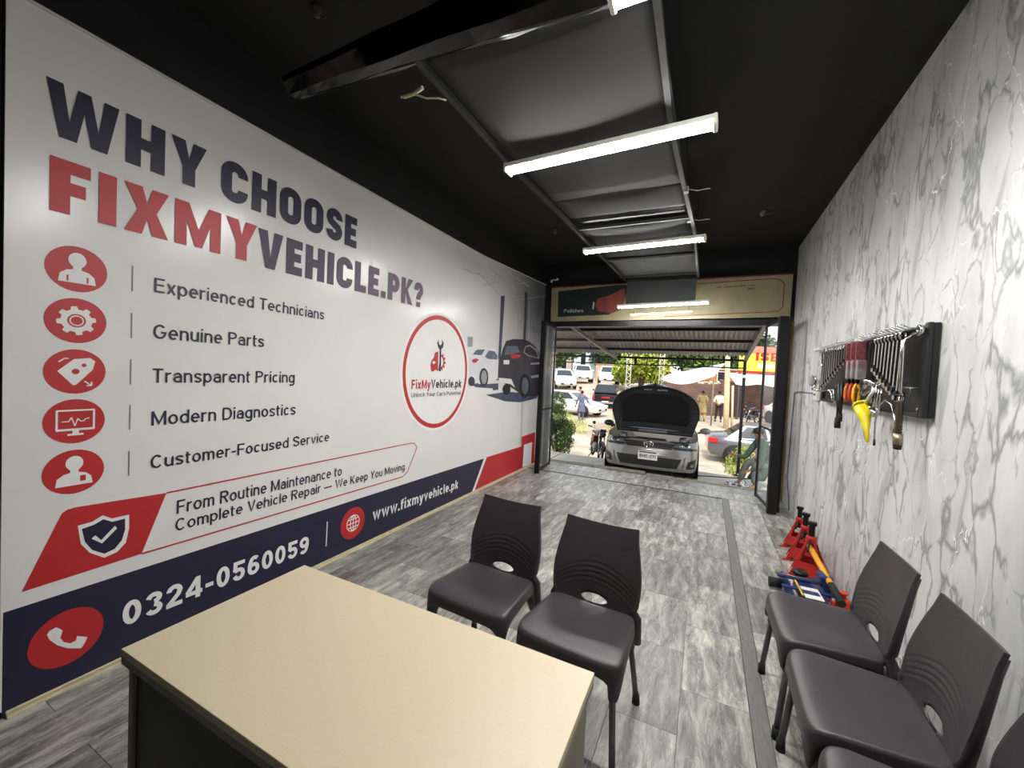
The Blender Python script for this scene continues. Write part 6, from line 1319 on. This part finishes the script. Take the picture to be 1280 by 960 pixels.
# ================================================================ PEOPLE
skin_m = M('brown_skin', (140,96,70), .55, 0, .06, 20); hair_m = M('black_hair', (18,15,14), .7, 0, .2, 40)
def person(label, loc, rz, H, top, bottom, pose, kurta=False, shoes=None, group=None):
    """standing figure, faces local -y; pose gives elbow/wrist/knee/ankle offsets"""
    t = thing('person', label, 'person', loc, rz); k = H/1.72; S = lambda p: (p[0]*k, p[1]*k, p[2]*k)
    ln = pose.get('lean', 0.0); tw = pose.get('fold', 0.0)
    def bend(p):   # lean the trunk forward about the hips
        z = p[2]-.92
        return (p[0], p[1]*cos(tw)-z*sin(tw)+ln*z, .92+p[1]*sin(tw)+z*cos(tw)) if z > 0 else p
    A = {}
    A['pelvis'] = (0,0,.92); A['waist'] = bend((0,0,1.06)); A['chest'] = bend((0,0,1.26)); A['neck0'] = bend((0,.0,1.42)); A['neck'] = bend((0,-.01,1.48)); A['head'] = bend((0,-.02,1.58)); A['crown'] = bend((0,-.01,1.67))
    hx = pose.get('head', (0,0,0))
    for q in ('head','crown'): A[q] = tuple(A[q][i]+hx[i] for i in range(3))
    def v4(n_, r): p = S(A[n_]) if isinstance(n_, str) else S(n_); return (p[0], p[1], p[2], r*k if not isinstance(r, tuple) else tuple(v*k for v in r))
    body = [[v4('pelvis',(.13,.10)), v4('waist',(.12,.09)), v4('chest',(.15,.10)), v4('neck0',(.09,.07)), v4('neck',.052), v4('head',(.075,.088)), v4('crown',(.055,.065))]]
    sl_ = []; tr = []; arms = []; legs = []
    for s in (-1, 1):
        sh_ = bend((s*.165,0,1.40)); el = pose['elbow'][0 if s < 0 else 1]; wr = pose['wrist'][0 if s < 0 else 1]; kn = pose['knee'][0 if s < 0 else 1]; an = pose['ankle'][0 if s < 0 else 1]
        hip = (s*.09,0,.88)
        hand = tuple(wr[i]+(wr[i]-el[i])*.28 for i in range(3)); toe = (an[0], an[1]-.13, .03 if an[2] < .15 else an[2]-.06)
        body += [[v4('chest',(.15,.10)), v4(sh_,.058), v4(el,.042), v4(wr,.026), v4(hand,(.034,.018))], [v4('pelvis',(.13,.10)), v4(hip,.085), v4(kn,.056), v4(an,.036), v4(toe,(.036,.028))]]
        # fingers and thumb
        d = Vector(hand)-Vector(wr); d.normalize(); pr_ = d.cross(Vector((0,1,.01))).normalized()
        for f in range(4):
            o_ = pr_*((f-1.5)*.018); a0 = Vector(hand)+o_; a1 = a0+d*.035; a2 = a1+(d+Vector((0,-.35,0)))*(.035-.004*abs(f-1.4))
            body.append([v4('pelvis',(.13,.10))][:0]+[v4(tuple(hand),(.034,.018)), v4(tuple(a0+d*.01),.009), v4(tuple(a1),.008), v4(tuple(a2),.006)])
        th = Vector(wr)+d*.03+pr_*.03*s; body.append([v4(tuple(hand),(.034,.018)), v4(tuple(th),.010), v4(tuple(th+d*.035+pr_*.012*s),.008)])
        arms.append((sh_, el, wr)); legs.append((hip, kn, an))
    bd = skin('body', body, skin_m, t, 1)
    sh_l = pose.get('sleeve', 1.0)
    ch_ = [[v4('pelvis',(.155,.125)), v4('waist',(.15,.12)), v4('chest',(.175,.125)), v4('neck0',(.10,.08))]]
    for sh_, el, wr in arms:
        we = tuple(el[i]+(wr[i]-el[i])*.85*sh_l for i in range(3)); ch_.append([v4('chest',(.175,.125)), v4(sh_,.074), v4(el,.060)]+([v4(we,.045)] if sh_l > 0 else []))
    skin('kurta' if kurta else 'shirt', ch_, top, t, 1)
    if kurta:
        b = MB(); rings = []
        kc = pose.get('skirt', [((legs[0][1][i]+legs[1][1][i])/2) for i in range(3)])
        for q in range(7):
            f = q/6; cx_, cy_, cz_ = [ (0,0,1.02)[i]+(kc[i]*.98-(0,0,1.02)[i])*f for i in range(3)]; cz_ = 1.02+(kc[2]-.02-1.02)*f
            rx, ry = .165+pose.get('flare', .06)*f, .13+pose.get('flare', .07)*f; rings.append([S((cx_+(rx+.006*sin(6*a))*cos(a), cy_+ry*sin(a), cz_)) for a in [2*pi*j/20 for j in range(20)]])
        b.ring(rings, True, False); o = b.build('kurta_skirt', top, t, fixn=False); md = o.modifiers.new('t','SOLIDIFY'); md.thickness = .008
    tc_ = []
    for hip, kn, an in legs:
        an2 = tuple(kn[i]+(an[i]-kn[i])*.93 for i in range(3)); tc_.append([v4('pelvis',(.145,.115)), v4(hip,.105), v4(kn,.085 if kurta else .075), v4(an2,.068 if kurta else .055)])
    skin('trousers', tc_, bottom, t, 1)
    for hip, kn, an in legs:
        b = MB(); p = S((an[0], an[1]-.06, 0)); b.sphere((p[0], p[1], (an[2]-.055)*k), (.045*k,.12*k,.035*k), 10, 6); b.build('shoe', shoes or rubber, t)
    hc = S(A['head']); b = MB(); b.sphere((hc[0], hc[1]+.018*k, hc[2]+.035*k), (.085*k,.100*k,.085*k), 14, 10); b.build('hair', hair_m, t)
    for s in (-1, 1):
        MB().sphere((hc[0]+s*.032*k, hc[1]-.088*k, hc[2]+.012*k), .011*k, 6, 5).build('eye', hair_m, t); MB().sphere((hc[0]+s*.082*k, hc[1]+.005*k, hc[2]), (.012*k,.022*k,.032*k), 6, 5).build('ear', skin_m, t)
    MB().sphere((hc[0], hc[1]-.10*k, hc[2]-.012*k), (.013*k,.022*k,.024*k), 6, 5).build('nose', skin_m, t); MB().box(hc[0]-.022*k, hc[0]+.022*k, hc[1]-.088*k, hc[1]-.080*k, hc[2]-.052*k, hc[2]-.044*k).build('mouth', M('lips',(110,60,52),.5,0,.1,20), t)
    return t
walk = dict(elbow=[(-.29,.06,1.15),(.25,.06,1.12)], wrist=[(-.44,-.02,.96),(.32,.0,.86)], knee=[(-.10,-.06,.50),(.10,.05,.50)], ankle=[(-.10,-.12,.08),(.11,.12,.09)])
stand = dict(elbow=[(-.24,.05,1.13),(.24,.05,1.13)], wrist=[(-.23,-.06,.90),(.23,-.06,.90)], knee=[(-.11,-.02,.50),(.11,-.02,.50)], ankle=[(-.13,0,.08),(.13,0,.08)])
behind = dict(elbow=[(-.25,.10,1.13),(.25,.10,1.13)], wrist=[(-.08,.17,.98),(.08,.18,1.0)], knee=[(-.10,-.02,.50),(.12,-.02,.50)], ankle=[(-.12,0,.08),(.17,0,.08)], sleeve=.55)
front = dict(elbow=[(-.25,.02,1.14),(.25,.02,1.14)], wrist=[(-.12,-.18,1.08),(.12,-.18,1.10)], knee=[(-.11,-.02,.50),(.11,-.02,.50)], ankle=[(-.12,0,.08),(.12,0,.08)])
person('person in a blue grey long kurta walking down the street, arms swinging', (-6.19, 21.95, gz(-6.19,21.95)), R(200), 1.70, M('blue_grey_cloth',(92,98,124),.8,0,.06,20), M('blue_grey_trousers',(98,104,128),.8,0,.06,20), walk, True)
person('person in an orange brown shirt standing beyond the white sedan', (-7.45, 25.9, gz(-7.45,25.9)), R(150), 1.70, M('orange_brown_cloth',(176,88,56),.8,0,.08,20), M('dark_brown_trousers',(50,38,34),.8,0,.1,20), stand)
person('person in khaki kurta standing with back to the shop by the brick wall', (-.12, 24.3, -.70), R(176), 1.70, M('khaki_cloth',(196,172,118),.8,0,.06,20), M('khaki_trousers',(200,178,124),.8,0,.06,20), front, True)
person('person in a cream shirt and dark trousers, hands held behind the back', (.70, 24.7, -.70), R(165), 1.72, M('cream_cloth',(226,220,198),.8,0,.04,20), M('dark_trousers',(44,34,38),.8,0,.1,20), behind)
# person in green leaning to the canopy post
st = thing('low_stool', 'low dark stool under the person in green', 'stool', (1.02, 8.38, -.385)); MB().box(-.15,.15,-.15,.15,.36,.40,.01).build('seat', black_plastic, st)
for sx in (-1,1):
    for sy in (-1,1): MB().tube([(sx*.12,sy*.12,.36),(sx*.14,sy*.14,0)], .014, 6).build('leg', black_metal, st)
lean = dict(elbow=[(-.22,-.36,.98),(.22,-.20,.90)], wrist=[(-.20,-.56,1.02),(.16,-.40,.78)], knee=[(-.14,-.33,.93),(.14,-.28,.93)], ankle=[(-.16,-.46,.47),(.14,-.26,.47)], fold=.32, skirt=(0,-.20,.62), flare=.02)
gp = person('person in a dark green kurta sitting and reaching towards the canopy post', (1.06, 8.36, -.385-.332), R(-78), 1.5, M('dark_green_cloth',(58,80,66),.8,0,.08,20), M('grey_green_trousers',(92,98,92),.8,0,.08,20), lean, True)
